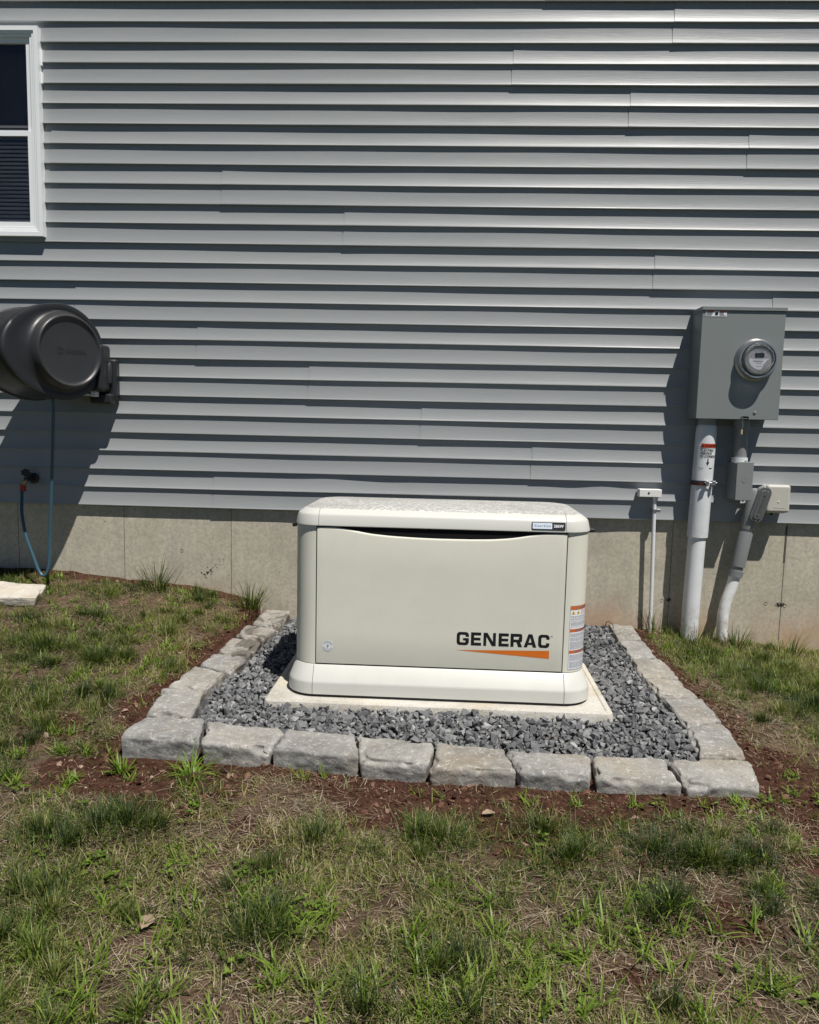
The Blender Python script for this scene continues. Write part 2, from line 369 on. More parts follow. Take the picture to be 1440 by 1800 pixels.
def np_mesh(name, V, F, material, smooth=True, attrs=None):
    me = bpy.data.meshes.new(name); k = F.shape[1]
    me.vertices.add(len(V)); me.vertices.foreach_set('co', V.astype(np.float32).ravel())
    me.loops.add(F.size); me.loops.foreach_set('vertex_index', F.astype(np.int32).ravel())
    me.polygons.add(len(F)); me.polygons.foreach_set('loop_start', np.arange(0, F.size, k, dtype=np.int32))
    me.polygons.foreach_set('use_smooth', np.full(len(F), smooth))
    me.update(calc_edges=True)
    for n_, a in (attrs or {}).items():
        at_ = me.attributes.new(n_, 'FLOAT', 'POINT'); at_.data.foreach_set('value', a.astype(np.float32))
    me.materials.append(material); me.validate()
    o = bpy.data.objects.new(name, me); return link(o)
gd = np_mesh('ground', V, F, m_ground, True, {'soil': (soil_amt(X, Y)*(np.abs(X) < 3.2)).ravel(), 'cover': sstep((np.maximum(np.abs(X)-2.5, -Y-3.0))/.35).ravel()}); tag(gd, kind='structure')

# ---------------------------------------------------------------- house wall
house = empty('house', (0, .028, -.5), 'grey vinyl sided house on a bare concrete foundation, white window at its left', 'house')
HO = Vector((0, .028, -.5))
def hb(mb, name, m, parent=None, **k):   # build under house in world coordinates
    o = mb.build(name, m, parent or house, **k)
    if parent is None: o.location = -HO
    return o
S = .1016
SEAMS = {25: 1.12, 23: .313, 21: .92, 19: 1.534, 17: -1.204, 15: -.55, 13: 1.09, 11: None, 9: -1.345, 7: -.732, 5: -.116, 3: .489, 27: .468, 1: 2.4, 29: -.4, 31: 1.2, 33: .2}
def seams(i):
    k = i if i % 2 else i+1
    if k == 11: base = [-2.016, 1.713]
    else: base = [SEAMS[k]]
    r = random.Random(k); base = [bb + (-.005 if i % 2 == 0 else 0) for bb in base]
    out = list(base)
    lo, hi = min(base), max(base)
    while lo > -5: lo -= 3.66; out.append(lo)
    while hi < 5: hi += 3.66; out.append(hi)
    return sorted(x for x in out if -4.9 < x < 4.9)
mb = MB(); NC = 33
def lipt(i): return .0156 if i % 2 == 0 else .0120
def wav(i, x):
    w = .0004*math.sin(x*2.3+i*1.7)+.0003*math.sin(x*5.1+i*2.9)+.0004*math.sin(x*.9+i*5)
    if i in (0, 1): w += -.0042*math.exp(-((x-.88)/.09)**2)+.0022*math.exp(-((x-.70)/.08)**2)-.0030*math.exp(-((x+.62)/.13)**2)+.0016*math.exp(-((x+.30)/.1)**2)
    if i == 5: w += -.002*math.exp(-((x-1.09)/.2)**2)
    return w
for i in range(NC):
    cuts = [-5]+seams(i)+[5]
    z0 = i*S; z1 = (i+1)*S+.004; tt = lipt(i+1)
    prof = [(1.0, .013), (.985, .0125)] if False else []
    # (fraction up the course, set back from the lip plane)
    prof = [(-.016, .0135), (-.018, .0022), (-.008, .0004), (.012, 0.0), (.035, .0008), (.10, tt*.22), (.20, tt*.42), (.35, tt*.64), (.50, tt*.80), (.68, tt*.92), (.85, tt*.985), (1.04, tt)]
    for s_ in range(len(cuts)-1):
        x0, x1 = cuts[s_], cuts[s_+1]; pr = -.0016*s_
        ovl = .010 if s_ < len(cuts)-2 else 0
        wx0, wx1 = -3.145+.03, -2.165-.03      # the window opening
        if 15 <= i <= 23 and x0 < wx1 and x1 > wx0:
            spans = [(x0, wx0, 0)]*(x0 < wx0)+[(wx1, x1, ovl)]*(x1 > wx1)
        else: spans = [(x0, x1, ovl)]
        for xa, xb, ov in spans:
            n = max(2, int((xb-xa)/.045)); loops = []
            for k in range(n+1):
                x = xa+(xb+ov-xa)*k/n
                edge = math.exp(-(x-x0)/.12)*.0012 if s_ > 0 else 0
                w = wav(i, x)
                loops.append([(x, yy+pr-edge+(w if fr_ < .9 else w*.5)*(1 if fr_ > -.01 else .4), z0+fr_*S+.0012*math.sin(x*1.7+i)*(fr_ > .02)) for fr_, yy in prof])
            mb.loft(loops, False, False, closed=False)
hb(mb, 'siding', m_siding, fix=False)
mb = MB().box(-5, 5, .028, .30, -1.3, .02); hb(mb, 'foundation', m_conc)
mb = MB().box(-5, 5, .020, .28, .022, 3.4); hb(mb, 'sheathing', m_dark)
for k in range(-7, 8):
    mb = MB(); x = .053+.61*k
    mb.box(x-.0010, x+.0010, .0265, .0285, -1.0, .018)
    if k == 3:
        mb.box(x-.006, x+.004, .0262, .0284, -.22, -.02)
    hb(mb, 'form_joint', m_seam)
for x, z in [(1.273, -.448), (1.883, -.451), (-1.777, -.9)]:
    mb = MB()
    for j in range(9):
        a = random.uniform(0, 6.28); r_ = random.uniform(.002, .017)
        mb.lathe([(-.004, .001), (0, random.uniform(.004, .008)), (.006, .001)], (x+r_*math.cos(a)*1.2, .027, z+r_*math.sin(a)*.7), (random.uniform(-.3, .3), -1, random.uniform(-.3, .3)), 7)
    hb(mb, 'broken_form_tie', m_seam)
m_tiering = mat('tie_mark', (.20, .17, .13), .9)
for x, z in [(1.235, -.45), (1.86, -.455), (1.905, -.46), (1.80, -.45), (-1.45, -.25)]:
    mb = MB(); mb.lathe([(-.001, .0095), (.0008, .0095), (.0008, .0080), (-.001, .0080)], (x, .0275, z), (0, -1, 0), 20, cap=False)
    hb(mb, 'form_tie_mark', m_tiering)
# soil splash scar on the wall
mb = MB()
for j in range(60):
    t = random.random(); x = -1.33+.13*t+random.gauss(0, .012); z = -.40+.11*t+random.gauss(0, .012)
    mb.lathe([(-.001, .0005), (.0006, random.uniform(.001, .005)*(1.2-t)), (.001, .0005)], (x, .0275, z), (0, -1, 0), 6)
hb(mb, 'mud_splash', m_clod)

# window (left)
WZ0, WZ1, WXR = 1.444, 2.505, -2.165; WXL = WXR-.98
def frame_ring(mb, x0, x1, z0, z1, w, y0, y1):
    o = [(x0, z0), (x1, z0), (x1, z1), (x0, z1)]; i = [(x0+w, z0+w), (x1-w, z0+w), (x1-w, z1-w), (x0+w, z1-w)]
    for k in range(4):
        j = (k+1) % 4; q = [o[k], o[j], i[j], i[k]]
        mb.add([(x, y0, z) for x, z in q]+[(x, y1, z) for x, z in q], [(0, 1, 2, 3), (7, 6, 5, 4), (0, 4, 5, 1), (1, 5, 6, 2), (2, 6, 7, 3), (3, 7, 4, 0)], False)
win = MB(); frame_ring(win, WXL, WXR, WZ0, WZ1, .022, -.030, .03)
frame_ring(win, WXL+.0225, WXR-.0225, WZ0+.0225, WZ1-.0225, .012, -.024, .03)
frame_ring(win, WXL+.035, WXR-.035, WZ0+.035, WZ1-.035, .014, -.018, .03)
wo = hb(win, 'window', m_white)
zm = 1.975
for nm, za, zb, y0 in (('upper_sash', zm-.01, WZ1-.050, -.006), ('lower_sash', WZ0+.050, zm+.012, -.014)):
    mb = MB(); frame_ring(mb, WXL+.0495, WXR-.0495, za, zb, .026, y0, .02); s_o = mb.build(nm, m_white, wo)
    MB().box(WXL+.070, WXR-.070, y0+.012, y0+.0135, za+.02, zb-.02).build('pane', m_glass, wo)
mb = MB()
for k in range(24):
    z = WZ0+.08+k*.021; mb.box(WXL+.08, WXR-.08, .0015, .004, z, z+.012)
mb.build('window_blind', m_blind, wo)
MB().box(WXL+.05, WXR-.05, .0125, .0145, WZ0+.05, WZ1-.05).build('dark_room', m_dark, wo)
# vinyl channel tabs at the window edge
for za, zb in ((2.32, 2.40), (2.23, 2.285)): MB().box(WXR+.001, WXR+.009, -.006, .012, za, zb).build('trim_channel', m_white, wo)

# ---------------------------------------------------------------- generator
gen = empty('standby_generator', (.00665, -1.2345, -.61), 'bisque home standby generator with orange and black lettering standing on a concrete pad', 'generator', rz=-.00813)
def rr(hw, v0, v1, r, w, n=10):
    pts = []
    for cx, cy, a0 in ((hw-r, v0+r, -90), (hw-r, v1-r, 0), (-hw+r, v1-r, 90), (-hw+r, v0+r, 180)):
        for k in range(n+1):
            a = R(a0+90*k/n); pts.append((cx+r*math.cos(a), cy+r*math.sin(a), w))
    return pts
MB().loft([rr(.606, .010, .628, .115, -.004), rr(.606, .010, .628, .115, .0075)]).build('base_gasket', m_black, gen)
def skirt(w):  # outline of skirt at height w
    pr = [(.0075, .616, .0, .12), (.050, .6155, .0005, .12), (.056, .6145, .0016, .12), (.061, .612, .0042, .118), (.114, .592, .036, .105), (.118, .588, .040, .10)]
    return pr
base_loops = [rr(hw, v0, .638-v0, r, w) for w, hw, v0, r in skirt(0)]
MB().loft(base_loops).build('base_skirt', m_skirt, gen)
for su in (-.501, .501):
    mb = MB()
    pts = [(v0-.0004, w) for w, hw, v0, r in skirt(0)]
    vs_ = [(su-.0009, v0, w) for v0, w in pts]+[(su+.0009, v0, w) for v0, w in pts]; n = len(pts)
    mb.add(vs_, [(i, i+1, n+i+1, n+i) for i in range(n-1)], False)
    mb.build('skirt_joint', m_seam, gen)
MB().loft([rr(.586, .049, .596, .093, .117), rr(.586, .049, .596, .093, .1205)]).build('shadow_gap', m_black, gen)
MB().loft([rr(.590, .045, .60, .095, .1205), rr(.590, .045, .60, .095, .692)]).build('enclosure', m_gen, gen)
# front access panel with scooped top
def wtop(u):
    c = [(-.492, .6822), (-.42, .6820), (-.38, .6780), (-.33, .6690), (-.28, .6605), (-.2, .6540), (-.1, .6500), (0, .6485), (.12, .6495), (.2, .6520), (.27, .658), (.32, .666), (.36, .6740), (.39, .6785), (.43, .6815), (.492, .6820)]
    x = [p[0] for p in c]; y = [p[1] for p in c]; s_ = 0
    for d in (-.02, -.01, 0, .01, .02): s_ += float(np.interp(u+d, x, y))
    return s_/5
MB().box(-.4965, .4965, .0438, .06, .1206, .688).build('panel_recess', m_dark, gen)
mb = MB(); loops = []; NU = 90
for k in range(NU+1):
    u = -.492+.984*k/NU; wt = wtop(u); rd = .013
    e = .0012 if k in (0, NU) else 0
    pr = [(.0437, .124), (.0405+e, .124), (.0400+e, .1255)]+[(.0400+e, .126+(wt-rd-.126)*t) for t in (.25, .5, .75, 1)]
    pr += [(.040+rd*(1-math.cos(a))+e, wt-rd+rd*math.sin(a)) for a in (.35, .7, 1.05, 1.4, 1.57)]
    pr += [(.0640, wt-.001)]
    loops.append([(u, v_, w_) for v_, w_ in pr])
mb.loft(loops, False, False, closed=False)
panel = mb.build('front_panel', m_gen, gen, autos=60)
for d in (-1, 1): MB().box(*sorted((d*.4925, d*.4915)), .0405, .0437, .124, .676).build('panel_edge', m_gen, panel)
# lid
LP = [(.6838, .586, .044, .62, .095), (.6835, .592, .0375, .622, .10), (.686, .5945, .0355, .624, .102), (.692, .594, .0360, .624, .102), (.722, .5875, .0440, .617, .098),
      (.7285, .5845, .0465, .614, .096), (.7315, .582, .0490, .612, .094), (.7440, .565, .0640, .60, .088), (.7480, .558, .0700, .59, .085), (.7500, .550, .077, .585, .082), (.7535, .525, .10, .56, .07), (.7565, .485, .14, .53, .05), (.7585, .42, .19, .48, .04), (.7595, .2, .28, .40, .03)]
lid_loops = [rr(hw, v0, v1, r, w) for w, hw, v0, v1, r in LP]
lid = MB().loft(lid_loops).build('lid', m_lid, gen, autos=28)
for su, d in ((-.487, -1), (.487, 1)):
    mb = MB()
    pts = [(p[2]-.0005, p[0]+.0004) for p in LP[2:10]]+[(.30, .7545)]
    vs_ = [(su-.0008-.0*d, v_, w_) for v_, w_ in pts]+[(su+.0008, v_, w_) for v_, w_ in pts]; n = len(pts)
    mb.add(vs_, [(i, i+1, n+i+1, n+i) for i in range(n-1)], False)
    mb.build('lid_joint', m_seam, lid)
# side latches
for d in (-1, 1):
    mb = MB().rbox(-.002, .046, -.02, .02, -.011, .005, .004)
    mb.xf(Matrix.Translation((d*.598, .30, .665)) @ Matrix.Scale(d, 4, (1, 0, 0)) @ Matrix.Rotation(R(14 if d < 0 else -2), 4, 'Y'))
    mb.box(*sorted((d*.590, d*.596)), .28, .32, .60, .655)
    mb.build('latch', m_black, gen)
# badge on the lid fascia
tilt = math.atan2(.008, .030)
def fas(u, w, off): # point on fascia: u, height w above .692
    return Vector((u, .036+(w-.692)*math.tan(tilt)-off*math.cos(tilt), w+off*math.sin(tilt)))
def slab(mb, u0, u1, w0, w1, o0, o1, r=.004):
    pl = []
    for cx, cz, a0 in ((u1-r, w0+r, -90), (u1-r, w1-r, 0), (u0+r, w1-r, 90), (u0+r, w0+r, 180)):
        for k in range(5): a = R(a0+22.5*k); pl.append((cx+r*math.cos(a), cz+r*math.sin(a)))
    mb.loft([[fas(x, z, o0) for x, z in pl], [fas(x, z, o1) for x, z in pl]], smooth=False); return mb
bd = slab(MB(), .352, .483, .6935, .7220, -.004, .003).build('power_badge', m_black, gen)
slab(MB(), .3555, .431, .6962, .7192, .0028, .0034, .002).build('silver_field', m_badgew, bd)
mb = MB(); add_text(mb, 'Guardian', .0135, lambda x, y: fas(.3605+x, .7035+y, .0037), xs=1.05, bold=.0002, spacing=1.25); mb.build('badge_name', m_labelt, bd)
mb = MB(); add_text(mb, '26kW', .0148, lambda x, y: fas(.4372+x, .7030+y, .0034), bold=.0005, xs=1.02); mb.build('badge_rating', m_labelw, bd)
# lettering
H = .0535; T = .0125
def glyph(ch, x0, x1, z0, h, t):
    w = x1-x0; P = []
    def q(*pts): P.append([(x0+x, z0+z) for x, z in pts])
    if ch in 'GC':
        r = .013; ri = r*.35
        def arc(cx, cz, rr_, a0, a1, n=6): return [(cx+rr_*math.cos(R(a0+(a1-a0)*k/n)), cz+rr_*math.sin(R(a0+(a1-a0)*k/n))) for k in range(n+1)]
        zt = h-h*.36; 
        outer = [(w, zt)]+arc(w-r, h-r, r, 0, 90)+arc(r, h-r, r, 90, 180)+arc(r, r, r, 180, 270)+arc(w-r, r, r, 270, 360)
        if ch == 'G':
            outer += [(w, h*.54), (w*.52, h*.54), (w*.52, h*.36), (w-t*1.15, h*.36)]
        else: outer += [(w, h*.36), (w-t*1.1, h*.36)]
        inner = arc(w-t-ri, t*.9+ri, ri, 0, -90, 3)+arc(t+ri, t*.9+ri, ri, 270, 180, 3)+arc(t+ri, h-t*.9-ri, ri, 180, 90, 3)+arc(w-t-ri, h-t*.9-ri, ri, 90, 0, 3)+[(w-t*1.05, zt)]
        P.append([(x0+x, z0+z) for x, z in outer+inner])
    elif ch == 'E':
        th = h*.22; q((0, 0), (w, 0), (w, th), (t, th), (t, h*.5-th*.45), (w*.93, h*.5-th*.45), (w*.93, h*.5+th*.45), (t, h*.5+th*.45), (t, h-th), (w*.98, h-th), (w*.98, h), (0, h))
    elif ch == 'N':
        q((0, 0), (t*.92, 0), (t*.92, h*.70), (w-t*1.2, 0), (w, 0), (w, h), (w-t*.92, h), (w-t*.92, h*.32), (t*1.25, h), (0, h))
    elif ch == 'R':
        th = h*.22
        q((0, 0), (t, 0), (t, h*.36), (w*.50, h*.36), (w-t*1.25, 0), (w, 0), (w*.80, h*.35), (w*.90, h*.38), (w*.97, h*.46), (w*.985, h*.6), (w*.985, h*.82), (w*.95, h*.93), (w*.86, h*.99), (w*.78, h), (0, h), (0, h*.3), (t*.999, h*.3), (t*.999, h-th), (w*.66, h-th), (w-t*1.2, h-th*1.3), (w-t*1.2, h*.62), (w*.68, h*.56), (t, h*.56), (t, h*.31), (0, h*.29))
        P[-1] = None; P.pop()
        q((0, 0), (t, 0), (t, h), (0, h)); q((t, h-th), (w*.80, h-th), (w*.86, h), (t, h)); q((t, h*.36), (w*.82, h*.36), (w*.80, h*.56), (t, h*.56))
        q((w-t*1.15, h*.45), (w*.82, h*.36), (w*.93, h*.40), (w*.98, h*.48), (w*.985, h*.82), (w*.95, h*.94), (w*.86, h), (w*.80, h-th), (w-t*1.15, h-th*1.3)); q((w*.50, h*.37), (w-t*1.25, 0), (w, 0), (w*.82, h*.37))
        q((w*.78, h*.36), (w-t*1.1, h*.6), (w*.78, h*.56))
    elif ch == 'A':
        q((0, 0), (t*1.12, 0), (w*.50, h*.76), (w*.50, h), (w*.5-t*.62, h)); q((w*.50, h*.76), (w-t*1.12, 0), (w, 0), (w*.5+t*.62, h), (w*.5, h)); q((w*.24, h*.19), (w*.76, h*.19), (w*.67, h*.36), (w*.33, h*.36))
    return P
from mathutils.geometry import tessellate_polygon
def flat_polys(mb, polys, fn):
    for p in polys:
        tri = tessellate_polygon([[Vector((x, z, 0)) for x, z in p]])
        mb.add([fn(x, z) for x, z in p], [tuple(t_) for t_ in tri], False)
LX = [(.0722, .1206), (.129, .1699), (.1787, .2279), (.2389, .2796), (.2862, .333), (.3387, .389), (.3955, .440)]
for ch, (x0, x1) in zip('GENERAC', LX):
    mb = MB(); polys = glyph(ch, x0, x1, .2195, H, T)
    for k, p in enumerate(polys): flat_polys(mb, [p], lambda x, z, k=k: (x, .0394-.00004*k, z))
    mb.build('logo_letter', m_logo, panel, fix=False)
mb = MB(); flat_polys(mb, [[(.069, .1985), (.4405, .208), (.4405, .1755)]], lambda x, z: (x, .0394, z)); mb.build('logo_wedge', m_orange, panel, fix=False)
mb = MB(); add_text(mb, 'R', .0055, lambda x, y: (.4462+x, .0394, .2652+y)); mb.lathe([(-.0002, .0042), (-.0002, .0036)], (.4480, .0393, .2672), (0, 1, 0), 24, cap=False); mb.build('registered_mark', m_logo, panel, fix=False)
# round bolt sticker
bu, bw = -.446, .196
st = MB().lathe([(.0002, .0230), (.0008, .0230)], (bu, .0402, bw), (0, -1, 0), 40).build('round_sticker', m_labelw, panel)
mb = MB()
for rr_ in (.0222, .0123): mb.lathe([(.0011, rr_), (.0011, rr_-.0007)], (bu, .0402, bw), (0, -1, 0), 40, cap=False)
flat_polys(mb, [[(bu+.003, bw+.0105), (bu-.006, bw-.0015), (bu-.001, bw-.0015), (bu-.0035, bw-.0115), (bu+.006, bw+.002), (bu+.001, bw+.002)]], lambda x, z: (x, .0389, z))
for k in range(26):
    a = R(20+140*k/25) if k < 13 else R(200+140*(k-13)/12)
    if k in (12, 25): continue
    ca, sa = math.cos(R(15+150*(k % 13)/12)+(0 if k < 13 else math.pi)), math.sin(R(15+150*(k % 13)/12)+(0 if k < 13 else math.pi))
    c0 = (bu+ca*.0172, bw+sa*.0172); mb.add([(c0[0]+dx*ca-dz*sa, .0390, c0[1]+dx*sa+dz*ca) for dx, dz in ((-.0015, -.0011), (.0015, -.0011), (.0015, .0011), (-.0015, .0011))], [(0, 1, 2, 3)], False)
mb.build('sticker_print', m_labelt, st, fix=False)
# wrap-round warning label on the right corner post
def cyl(phi, w, off): a = phi; rad_ = .095+off; return (.495+rad_*math.sin(a), .140-rad_*math.cos(a), w)
def cpatch(mb, s0, s1, w0, w1, off, n=10):   # s = arc length from phi0
    vs_ = []
    for k in range(n+1):
        ph = R(14.5)+(s0+(s1-s0)*k/n)/.0955; vs_ += [cyl(ph, w0, off), cyl(ph, w1, off)]
    mb.add(vs_, [(2*k, 2*k+2, 2*k+3, 2*k+1) for k in range(n)], False)
LW = .115; W0, W1 = .131, .390
lab = MB(); cpatch(lab, 0, LW, W0, W1, .0006, 18); lab = lab.build('warning_label', m_labelw, gen, fix=False)
bands = [(.374, .390), (.284, .297), (.197, .210)]
for a, b2 in bands: mb = MB(); cpatch(mb, .001, LW-.001, a, b2, .0010, 18); mb.build('orange_band', m_labelo, lab, fix=False)
mb = MB()
for (a, b2), tx in zip(bands, ('WARNING', 'AVERTISSEMENT', 'ADVERTENCIA')):
    add_text(mb, tx, .0120, lambda x, y, a=a: cyl(R(14.5)+(.040-(.012 if len(tx) > 7 else 0)+x)/.0955, a+.0035+y, .0014), bold=.0003)
    flat_polys(mb, [[(.022, a+.003), (.032, a+.003), (.027, a+.0115)]], lambda x, z: cyl(R(14.5)+x/.0955, z, .0014))
for lo, hi in ((.301, .352), (.214, .281), (.134, .194)):
    w = hi-.003
    while w > lo+.002:
        s = .004; rnd = random.Random(int(w*1e5))
        while s < LW-.01:
            l = rnd.uniform(.003, .012); e = min(s+l, LW-.004)
            if s+l > LW-.012 and rnd.random() < .4: break
            cpatch(mb, s, e, w-.0013, w, .0011, 2); s = e+.0016
        w -= .0038 if rnd.random() > .12 else .0060
mb.build('label_text', m_labelt, lab, fix=False)
mb = MB()
for k in range(4):
    s = .004+k*.024
    if k < 2: flat_polys(mb, [[(s, .3555), (s+.018, .3555), (s+.009, .3715)]], lambda x, z: cyl(R(14.5)+x/.0955, z, .0011))
mb.build('hazard_triangle', m_yellow, lab, fix=False)
mb = MB()
for k in range(2):
    s = .004+k*.024; flat_polys(mb, [[(s+.011, .3665), (s+.006, .3618), (s+.0085, .3618), (s+.0065, .3572), (s+.0125, .3630), (s+.0098, .3630)]], lambda x, z: cyl(R(14.5)+x/.0955, z, .0015))
mb.build('hazard_symbol', m_logo, lab, fix=False)
mb = MB()
for k in (2, 3):
    s = .013+k*.024; n = 20
    vs_ = []
    for j in range(n+1):
        a = 2*math.pi*j/n
        for q_ in (.0082, .0064): vs_.append(cyl(R(14.5)+(s+q_*math.cos(a))/.0955, .3632+q_*math.sin(a), .0012))
    mb.add(vs_, [(2*j, 2*j+2, 2*j+3, 2*j+1) for j in range(n)], False)
mb.build('prohibition_ring', m_red, lab, fix=False)
mb = MB(); [cpatch(mb, 0, LW, a, b2, .0009, 18) for a, b2 in ((W0-.0005, W0+.0008), (W1, W1+.0008))]; cpatch(mb, -.0008, 0, W0, W1, .0009, 1); mb.build('label_border', m_labelt, lab, fix=False)

# rain droplets on the lid
mb = MB()
m_drop = mat('water', (1, 1, 1), .0, **{'Transmission Weight': 1.0, 'IOR': 1.33})
def lid_w(u, v):
    k = min((.628-v)/.628, (v-.02)/.628)
    dd = min(.598-abs(u), v-.019, .628-v); tab = sorted([(.598-p[1], p[0]) for p in LP[3:]])
    return max(np.interp(.598-abs(u), [t[0] for t in tab], [t[1] for t in tab])-1, -1), dd
# ---------------------------------------------------------------- concrete pad
pad = MB().loft([rr(.686, -.072, .715, .03, -.075), rr(.686, -.072, .715, .03, -.016), rr(.682, -.068, .711, .028, -.004), rr(.676, -.062, .705, .026, .0004),
                 rr(.662, -.048, .691, .02, .0002), rr(.657, -.043, .686, .018, -.0048), rr(.40, .1, .5, .01, -.0048)]).build('equipment_pad', m_pad)
pad.location = gen.location; pad.rotation_euler = gen.rotation_euler
tag(pad, 'pale cream concrete pad with rounded corners lying in the gravel under the generator', 'concrete pad')

# ---------------------------------------------------------------- stone border
FR = [[[-1.073,-1.518,-.6],[-.842,-1.521,-.603],[-.798,-1.708,-.603],[-1.076,-1.713,-.6]],
[[-.832,-1.528,-.604],[-.531,-1.567,-.609],[-.555,-1.738,-.609],[-.788,-1.724,-.604]],
[[-.523,-1.569,-.608],[-.279,-1.602,-.612],[-.250,-1.77,-.612],[-.546,-1.745,-.608]],
[[-.272,-1.597,-.614],[.005,-1.625,-.618],[-.022,-1.801,-.618],[-.241,-1.782,-.614]],
[[.013,-1.61,-.62],[.242,-1.632,-.624],[.269,-1.811,-.624],[-.013,-1.811,-.62]],
[[.248,-1.632,-.628],[.534,-1.647,-.632],[.506,-1.815,-.632],[.279,-1.81,-.628]],
[[.548,-1.636,-.636],[.792,-1.621,-.641],[.797,-1.816,-.641],[.519,-1.819,-.636]],
[[.799,-1.618,-.642],[1.105,-1.590,-.648],[1.048,-1.80,-.648],[.808,-1.817,-.642]]]
RT = [[[.951,-1.359,-.632],[1.123,-1.274,-.632],[1.090,-1.579,-.642],[.914,-1.603,-.642]],
[[.940,-1.054,-.622],[1.105,-1.057,-.622],[1.124,-1.262,-.632],[.952,-1.348,-.632]],
[[.925,-.853,-.614],[1.083,-.828,-.614],[1.107,-1.05,-.622],[.934,-1.041,-.622]],
[[.925,-.573,-.606],[1.071,-.570,-.606],[1.086,-.818,-.614],[.920,-.847,-.614]],
[[.929,-.296,-.596],[1.068,-.263,-.596],[1.067,-.562,-.605],[.926,-.566,-.605]],
[[.941,.020,-.585],[1.075,-.003,-.585],[1.067,-.256,-.595],[.930,-.290,-.595]]]
LT = [[[-1.105,-1.23,-.595],[-.923,-1.238,-.595],[-.893,-1.507,-.6],[-1.073,-1.50,-.6]],
[[-1.060,-.952,-.588],[-.900,-1.035,-.588],[-.925,-1.230,-.595],[-1.092,-1.218,-.595]],
[[-1.025,-.797,-.582],[-.860,-.815,-.582],[-.880,-1.026,-.588],[-1.050,-.940,-.588]],
[[-1.013,-.523,-.574],[-.850,-.610,-.574],[-.862,-.806,-.581],[-1.018,-.790,-.581]],
[[-1.002,-.311,-.565],[-.820,-.400,-.565],[-.842,-.600,-.573],[-1.005,-.508,-.573]],
[[-.962,-.01,-.555],[-.812,-.040,-.555],[-.809,-.385,-.563],[-.975,-.300,-.563]]]
FL_ = ['grey tumbled block forming the front left corner of the border, furthest left', 'front row block beside the left corner block, twig leaning on its face', 'grey block in front row, third from the left, with a ragged lower front edge',
       'grey front row block below the left half of the generator, gap on its left', 'tan tinged block in front row below the middle of the generator, chipped face', 'grey block in front row below the lettering, wide dark gap on its right',
       'grey block in front row just left of the front right corner block', 'large grey block forming the front right corner of the border']
RL_ = ['grey block in right border row touching the front right corner block', 'grey block in right border row, second behind the corner block', 'tan topped block in right border row, third behind the corner block',
       'yellowish tan block in the middle of right border row, fourth behind the corner', 'grey block in right border row, next to the last before the wall', 'pale block at the back end of right border row against the foundation']
LL_ = ['pale grey block in left border row directly behind the front left corner block', 'tan grey block in left border row, second behind the corner block', 'grey block in left border row just in front of the dark wet one',
       'dark wet block in the middle of left border row', 'block in left border row with damp patches, just behind the dark wet one', 'damp stained block at the back end of left border row by the foundation']
def make_block(q, label, m, seed, depth=.15, mark_face='front'):
    rnd = random.Random(seed)
    cx = sum(p[0] for p in q)/4; cy = sum(p[1] for p in q)/4; cz = sum(p[2] for p in q)/4
    bm = bmesh.new(); bmesh.ops.create_cube(bm, size=2); bmesh.ops.subdivide_edges(bm, edges=bm.edges[:], cuts=29, use_grid_fill=True)
    off = Vector((seed*7.31, seed*3.17, seed*1.9))
    BL, BR, FR2, FL2 = [Vector(p)+Vector((0, 0, rnd.uniform(-.004, .004))) for p in q]
    for v in bm.verts:
        s, t, h = v.co.x, v.co.y, v.co.z
        c = Vector((s, t, h)); e = 22
        k = (abs(s)**e+abs(t)**e+abs(h)**e)**(1/e); c = c/k if k > 1 else c
        s2, t2, h2 = c; side = max(abs(s), abs(t))
        u = (s2+1)/2; w = (t2+1)/2
        top = FL2.lerp(FR2, u).lerp(BL.lerp(BR, u), w)
        P = Vector((top.x, top.y, top.z+(h2-1)/2*depth))
        ctr = Vector((cx, cy, P.z)); P = ctr+(P-ctr)*((1.010 if seed < 15 else .982)-.02*(1-h)/2)
        Q = Vector((top.x, top.y, 0))
        n1 = noise.noise(P*8+off); n2 = noise.noise(P*26+off); n3 = noise.noise(P*70+off); n4 = noise.noise(P*150+off)
        on_side = side > .985
        # distance from the upper arris, along the top or down the face
        ed = (1-h)/2*depth if on_side else (1-side)*.10
        bq = noise.noise(Q*10+off+Vector((5, 1, 2)))+.55*noise.noise(Q*25+off)
        bite = .0030+.030*max(0, bq-.05)
        P.z += n1*.0022+n2*.0022+n3*.0012+n4*.0006
        wgt = math.exp(-(ed/(.007+.5*bite))**2)
        outv = Vector((s if abs(s) >= abs(t)-.03 else 0, t if abs(t) >= abs(s)-.03 else 0, 0))
        outv = outv.normalized() if outv.length > 0 else outv
        P.z -= bite*wgt*.7
        if on_side or ed < .05: P -= outv*bite*wgt*.9
        if on_side: P += outv*(n1*.008+n2*.004+n3*.002+n4*.001-.004*(1-h))
        v.co = P-Vector((cx, cy, cz-depth))
    me = bpy.data.meshes.new('border_block'); bm.to_mesh(me); bm.free(); me.materials.append(m)
    me.polygons.foreach_set('use_smooth', [True]*len(me.polygons))
    o = bpy.data.objects.new('border_block', me); o.location = (cx, cy, cz-depth); link(o)
    tag(o, label, 'stone block', 'tumbled concrete blocks bordering the gravel bed'); return o
for k, q in enumerate(FR): make_block(q, FL_[k], m_block_tan if k == 4 else m_block, 3+k)
for k, q in enumerate(RT): make_block(q, RL_[k], m_block_tan if k in (2, 3, 5) else m_block, 20+k)
for k, q in enumerate(LT): make_block(q, LL_[k], m_block_wet if k in (3, 4, 5) else (m_block_tan if k == 1 else m_block), 40+k)

